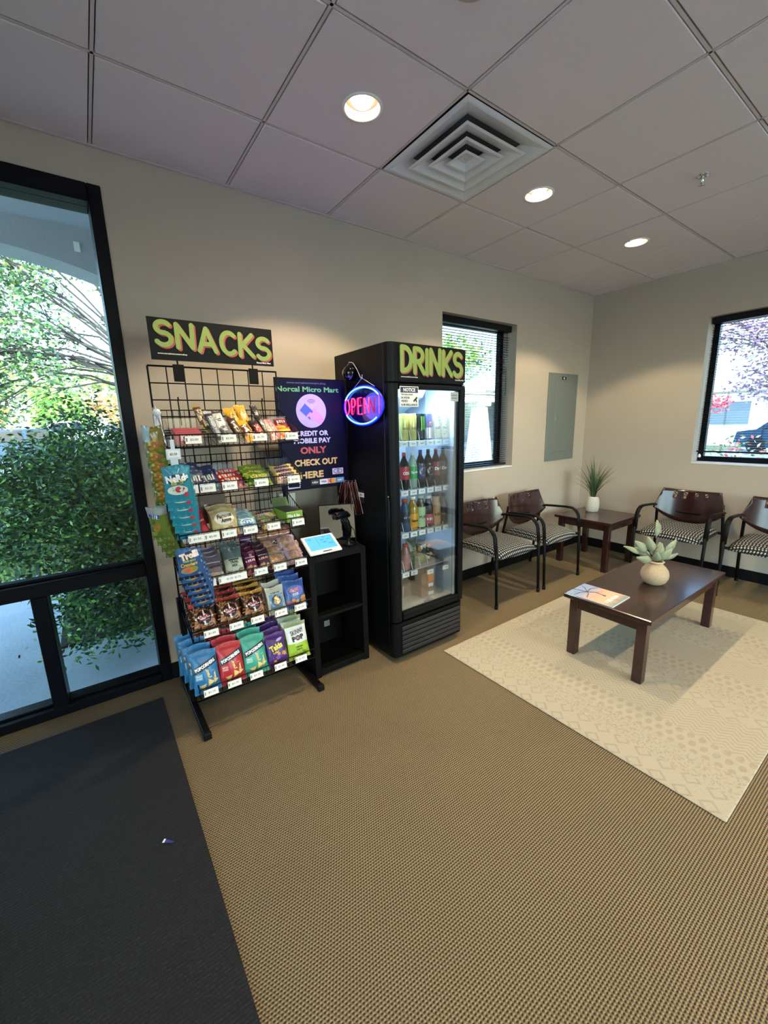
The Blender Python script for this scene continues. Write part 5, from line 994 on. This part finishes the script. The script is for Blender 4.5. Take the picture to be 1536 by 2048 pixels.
for k in range(4):
    place('hanging_snack_bag','olive green snack bag below the foil bags, %s in its bunch'%hn[k],'snack bag','green',-4.432+.016*k,-.55+.02*k,.985-.035*k,-.22,-.5+.1*k,'olive bags hanging at the left side of the rack')
# ---------------- checkout corner ----------------
g=thing('cube_bookcase','black two-cube bookcase between the rack and the cooler','bookcase',(-3.56,-.40,0)); X0,X1,Y0,Y1=-.187,.187,-.15,.138; LB=mat('black_laminate','090808',.5,noise=.15,nscale=10)
for s in(X0,X1-.036): MB().box(s,s+.036,Y0,Y1,0,.748,LB,.002).build('side_panel',g)
MB().box(X0+.036,X1-.036,Y0,Y1,.712,.748,LB,.002).build('top_panel',g); MB().box(X0+.036,X1-.036,Y0,Y1,.012,.048,LB,.002).build('bottom_panel',g); MB().box(X0+.036,X1-.036,Y0+.004,Y1,.368,.384,LB,.001).build('middle_shelf',g); MB().box(X0+.036,X1-.036,Y1-.006,Y1,.048,.712,LB).build('back_panel',g)
mb=MB().box(.02,.06,Y1-.0075,Y1-.0062,.155,.195,mat('grey_sticker','8a8a88',.6)); mb.build('sticker',g)
# poster on its stand
g=thing('poster_stand','black poster stand with purple-navy pay notice behind the rack','poster',(-3.523,-.25,0)); PB=mat('poster_navy','070525',.5); NAV=on_y(-.0075)
for x in(-.205,.165): MB().box(x-.012,x+.012,-.002,.022,0,1.735,BLACK,.002).build('stand_post',g)
MB().box(-.22,.20,.004,.12,0,.02,BLACK,.003).build('stand_foot',g)
MB().box(-.229,.229,-.004,.0,1.082,1.734,BLACK,.002).build('board',g)
mb=MB().box(-.224,.224,-.0065,-.004,1.087,1.729,PB); w='www.norcalmicromart.shop'
P=lambda t,h,x,z,c,wd,b=.03: put_text(mb,t,h,x,z,c,NAV,b,width=wd)
LIL=mat('poster_lilac','b9a2d8',.4); PT=mat('poster_tan','d6b47c',.4)
P(w,.014,-.03,1.706,mat('poster_violet','6d64a8',.4),.25,.0); P('Norcal Micro Mart',.03,-.02,1.672,mat('poster_green','5fa06c',.4),.40)
disc(mb,-.01,1.548,.098,.098,LIL,NAV,36); f2=on_y(-.0081); f3=on_y(-.0086)
poly(mb,[(-.085,1.552),(-.05,1.592),(.012,1.535),(-.022,1.497)],mat('card_blue','3a4da8',.4),f2); poly(mb,[(-.025,1.518),(.0,1.545),(.02,1.552),(.04,1.535),(.07,1.50),(.05,1.468),(.0,1.496),(-.018,1.50)],mat('hand_pink','c98cc4',.4),f3); ribbon(mb,[(-.018,1.535),(-.036,1.519)],.014,_m['hand_pink'],on_y(-.0089)); ribbon(mb,[(.0,1.552),(.018,1.560)],.013,_m['hand_pink'],on_y(-.0092))
for r in(.012,.021,.030): ribbon(mb,arc(-.008,1.585,r,r,35,145,8),.0035,mat('wave_plum','7a3a7c',.4),f2)
CW=mat('poster_lavender','c9c2ea',.4)
P('CREDIT OR',.031,-.012,1.418,CW,.215,.04); P('MOBILE PAY',.031,-.012,1.375,CW,.245,.04); P('ONLY',.042,-.01,1.318,mat('poster_red','b8404c',.4),.175,.04); P('CHECK OUT',.040,.005,1.245,PT,.29,.04); P('HERE',.042,-.03,1.17,PT,.155,.04)
mb.box(.11,.188,-.0070,-.0078,1.158,1.196,CW); fx=on_y(-.0083); ribbon(mb,arc(.149,1.177,.030,.014,0,360,20),.003,PB,fx)
for r in(.006,.012,.018): ribbon(mb,arc(.138,1.177,r,r,-40,40,5),.0028,PB,fx)
x=-.04
for c,t,tc in(('1c1c20','~4','d8d8d8'),('e6e4f0','VISA','2a3a9c'),('c9b0b8','',''),('5aa0dc','AMEX','f4f4f4')):
    mb.box(x,x+.056,-.0070,-.0078,1.104,1.136,C(c)); 
    if t: P(t,.012,x+.028,1.12,C(tc),.04) if 0 else put_text(mb,t,.012,x+.028,1.12,C(tc),fx,.04,width=.04)
    else: disc(mb,x+.02,1.12,.014,.014,C('d0402c'),fx); disc(mb,x+.036,1.12,.014,.014,C('e0a030'),on_y(-.0086))
    x+=.0585
ribbon(mb,[(-.19,1.128),(-.19,1.10),(-.115,1.10),(-.115,1.128)],.006,CW,fx); mb.build('printed_notice',g)
# mirror, tablet, scanner
g=thing('framed_mirror','small mirror in thin black frame leaning on the black bookcase','mirror',(-3.432,-.325,.751),-.42,rx=-.13); MB().box(-.115,.115,-.006,.006,.0,.225,BLACK,.001).build('frame',g); MB().box(-.109,.109,-.0075,-.0062,.006,.219,mat('mirror_glass','d8dcd8',.02,1)).build('mirror_glass',g)
g=thing('checkout_tablet','white tablet checkout terminal with blue screen tilted on bookcase','tablet',(-3.632,-.548,.752)); M_=Matrix.Rotation(math.radians(31),4,'X'); 
mb=MB(); mb.X=M_; mb.box(-.104,.100,0,.145,0,.012,WHITE,.004); mb.build('case',g)
mb=MB(); mb.X=M_; mb.box(-.085,.081,.028,.132,.0121,.0128,mat('screen_blue','4a9ae0',.3,emit='4a9be8',es=.9)); fz=lambda a,b:(a,b,.0131); SI=mat('screen_ink','2a5a94',.4)
mb.X=None; fz2=lambda a,b:tuple(M_@Vector((a,b,.0132)))
ribbon(mb,[(-.02,.05),(-.02,.12)],.0015,SI,fz2); [put_text(mb,t,.006,x_,y_,SI,fz2,.0,width=wd) for t,x_,y_,wd in(('~3',-.06,.115,.02),('~4',.03,.12,.022),('~4',.012,.10,.025),('~2',.05,.10,.018),('~3',.02,.08,.03),('~6',.055,.065,.03))]; mb.build('screen',g)
mb=MB(); mb.X=M_; mb.box(-.02,.035,.008,.014,.012,.0127,mat('slot_black','101010',.3)); mb.build('card_slot',g)
MB().prism([(.02,0),(.135,0),(.13,.068),(.04,.016)],GREY,lambda a,b,d:(-.07+d,a,b),.14).build('stand_wedge',g)
g=thing('barcode_scanner','black handheld barcode scanner standing in its round base','scanner',(-3.435,-.46,.748)); SB=mat('scanner_black','0c0d0f',.3,noise=.1)
MB().lathe([(0,0),(.042,0),(.045,.006),(.036,.014),(.014,.02),(.012,.07),(0,.075)],SB,24).build('base',g)
MB().tube([(.0,0,.06),(.002,.0,.10),(-.008,.0,.14),(-.028,.0,.175)],[.017,.019,.018,.02],SB,12).build('grip',g)
MB().tube([(-.098,-.01,.188),(-.085,-.01,.190),(-.05,-.004,.192),(-.01,.0,.190),(.012,.002,.178)],[.016,.024,.022,.021,.012],SB,14,w=None).build('head',g)
MB().lathe([(0,0),(.018,0),(.018,.003),(0,.003)],mat('scan_window','2a1114',.1),16,c=(-.102,-.011,.188),axis='x').build('scan_window',g)
MB().tube([(.01,.0,.07),(.04,-.02,.05),(.05,-.03,-.02),(.03,-.09,-.06),(.0,-.105,-.16),(.03,-.1,-.25)] if 0 else [(.012,.0,.12),(.034,-.01,.09),(.036,-.02,.05),(.034,-.03,.02),(.046,-.05,.004)],.0025,SB,6).build('cable',g)
g=thing('meat_stick_packs','x','snack pack',(0,0,0)); bpy.data.objects.remove(g)
MS=mat('meat_stick','4a1a18',.35,noise=.3,nscale=60)
for k,(yy,a,zz) in enumerate([(-.285,.26,1.115),(-.335,.06,1.12),(-.385,-.20,1.125)]):
    g=thing('meat_stick_pack',['clear meat stick pack hanging nearest the poster','clear meat stick pack hanging in the middle of three','clear meat stick pack hanging nearest the price card'][k],'snack pack',(-3.335-.006*k,yy,zz),group='meat stick packs hanging on the cooler side'); g.rotation_euler=(0,a,-.95)
    for q in(-.010,.010): MB().tube([(q,0,-.012),(q*1.1,.0,-.10),(q,0,-.205)],.0072,MS,8).build('meat_stick',g)
    PP=thin_glass('clear_pouch',(.93,.88,.88),.06,.1); MB().add([(-.024,-.009,-.215),(.024,-.009,-.215),(.024,-.009,-.002),(-.024,-.009,-.002)],[(0,1,2,3)],PP).build('clear_pouch',g)
    MB().tube([(-.024,-.006,-.215),(.024,-.006,-.215),(.024,-.006,0),(-.024,-.006,0)],.0014,mat('pouch_seal','b9a09c',.3),5,True).build('seal',g)
g=thing('price_card','small white price card stuck on the cooler side','price card',(-3.292,-.40,1.03),-PI/2); mb=MB().box(-.03,.03,-.003,-.001,-.014,.014,LABELW); put_text(mb,'$2.00',.011,0,0,INK,on_y(-.0034),.03); mb.build('~4',g); MB().box(-.03,.03,-.001,.0,-.05,.03,mat('card_backing','2a1c22',.3)).build('holder',g)
# dome camera and neon sign on the cooler side
g=thing('dome_camera','glossy black dome camera on the side of the cooler','camera',(-3.291,-.345,1.765)); MB().lathe([(0,-.062),(.018,-.059),(.034,-.046),(.044,-.028),(.046,-.012),(.046,0),(0,0)],mat('dome_black','050506',.06,coat=1),28,axis='x').build('dome',g)
MB().tube([(-.004,.055,.0),(-.012,.045,.04),(-.012,.01,.062),(-.012,-.03,.055),(-.008,-.07,.01),(-.01,-.10,-.03),(-.02,-.13,-.045)],.0028,mat('pale_cable','8d8fa0',.4),6).build('cable',g)
g=thing('neon_open_sign','blue and red neon OPEN sign hanging on the cooler side','neon sign',(-3.305,-.478,1.568),-PI/2)
NB=mat('neon_glow','1a2acc',.3,emit='0a18ff',es=2.5); NR=mat('neon_red','ff3a5a',.3,emit='ff1c48',es=4.5); NB2=mat('neon_core','a0d0ff',.3,emit='3c8cff',es=5)
MB().add([(.212*math.cos(2*PI*k/40),-.002,.112*math.sin(2*PI*k/40)) for k in range(40)]+[(.212*math.cos(2*PI*k/40),.002,.112*math.sin(2*PI*k/40)) for k in range(40)],[tuple(range(40)),tuple(range(79,39,-1))]+[(k,(k+1)%40,40+(k+1)%40,40+k) for k in range(40)],mat('acrylic_back','0a0a30',.1,coat=.5)).build('backing',g)
for a0,a1 in((158,32),(208,318)):
    MB().tube([(p[0],-.012,p[1]) for p in arc(0,0,.198,.103,a0,a1,22)],.0042,NB2,8).build('neon_tube',g)
MB().tube([(p[0],-.006,p[1]) for p in arc(0,0,.208,.110,0,360,40)[:-1]],.005,NB,6,True).build('glow_rim',g)  # emissive ring imitates the blue glow on the backing around the tubes
ld=bpy.data.lights.new('neon_light','POINT'); ld.energy=2.2; ld.color=(.12,.10,1); ld.shadow_soft_size=.09; lo=bpy.data.objects.new('neon_light',ld); COL.objects.link(lo); lo.parent=g; lo.location=(-.05,-.12,0)
x=-.178
for ch in 'OPEN':
    gw,ls=GL[ch]; mb=MB(); sc=.092
    for l in ls: mb.tube([(x+a*sc*.95,-.020,(b-.5)*sc-.001) for a,b in l],.0036,NR,8)
    mb.build('neon_letter',g); x+=gw*sc*.95+.022
for q in(.07,.14,.175): MB().tube([(q,-.012,-.05),(q+.0,-.012,.052)],.0012,NR,4).build('tube_support',g) if q>.17 else None  # glowing red bar stands in for the reflection of the last letter
MB().tube([(-.11,0,.1),(.0,-.004,.155),(.12,0,.1)],.0014,HK,5).tube([(0,-.004,.155),(.0,-.002,.175)],.0016,HK,5).build('hanging_cord',g)
# goods low in the cooler
z=shz[3]
DES['greenchip']=lambda:(lambda p:(p.text('PS',.026,.012,.12,'e8e2d0',.05,.1,.06),p.oval(-.01,.05,.022,.02,'7a8a4a'),p.oval(-.02,.11,.014,.018,'b0763a'),p)[-1])(Pack(.085,.165,.045,bands((.5,'4a5a4a'),(1,'343a38')),20)); DES['slice']=lambda:(lambda p:(p.text('ICE',.02,.0,.12,'b8b48a',.05,.1,.03),bits(p,14,['7a7a4a','8a6a3a','5a6a4a'],.006,.012,(-.03,.03,.02,.1),3),p)[-1])(Pack(.085,.185,.045,bands((1,'4f5a44')),21)); DES['flatbag']=lambda:(lambda p:(bits(p,20,['b0aa86','3a3a38','8a8464','d0cbb0'],.008,.018,(-.05,.05,.02,.12),5,'t'),p)[-1])(Pack(.13,.14,.05,bands((1,'2c2c30')),22))
place('snack_pouch','tall olive green pouch beside the red-capped bottle in cooler','snack pouch','slice',-3.035,-.575,z+.016,.05,0,g4); place('snack_pouch','dark pouch with orange mark and large lettering in cooler','snack pouch','greenchip',-2.955,-.575,z+.016,.05,0,g4); place('snack_pouch','black and cream bag slumped at right of lowest cooler shelf','snack pouch','flatbag',-2.85,-.575,z+.016,.75,.1,g4)
d=box_item('snack_carton','brown carton with orange label on the cooler floor','box',-2.975,-2.865,-.60,-.40,.317,.485,mat('carton_kraft','8a5a34',.6,noise=.2),[('~4',.014,.03,.118,'f4e8d0',.04),('$2.50',.012,.03,.075,'3a3a3e',.035)])
MB().box(.004,.052,-.1016,-.1006,.095,.155,mat('orange_label','d8782c',.5)).box(.006,.048,-.1016,-.1006,.062,.086,LABELW).box(.004,.052,-.1016,-.1006,.004,.028,mat('cream_label','d8d0bc',.5)).build('labels',d)
d=box_item('small_carton','small grey-brown carton at the back of the cooler floor','box',-3.075,-3.0,-.52,-.42,.317,.405,mat('carton_red_brown','6a4a44',.6)); MB().box(-.034,-.028,-.0512,-.0502,.004,.084,mat('carton_edge','b8b0a0',.6)).build('edge_band',d)
# wall bits
g=thing('wall_socket_box','white wall box partly hidden behind the rack and post','electrical box',(-3.63,0,.99)); MB().box(-.055,.0,-.03,0,-.045,.048,WHITE,.004).build('left_box',g); MB().box(.008,.055,-.03,0,-.045,.045,WHITE,.004).build('right_box',g)
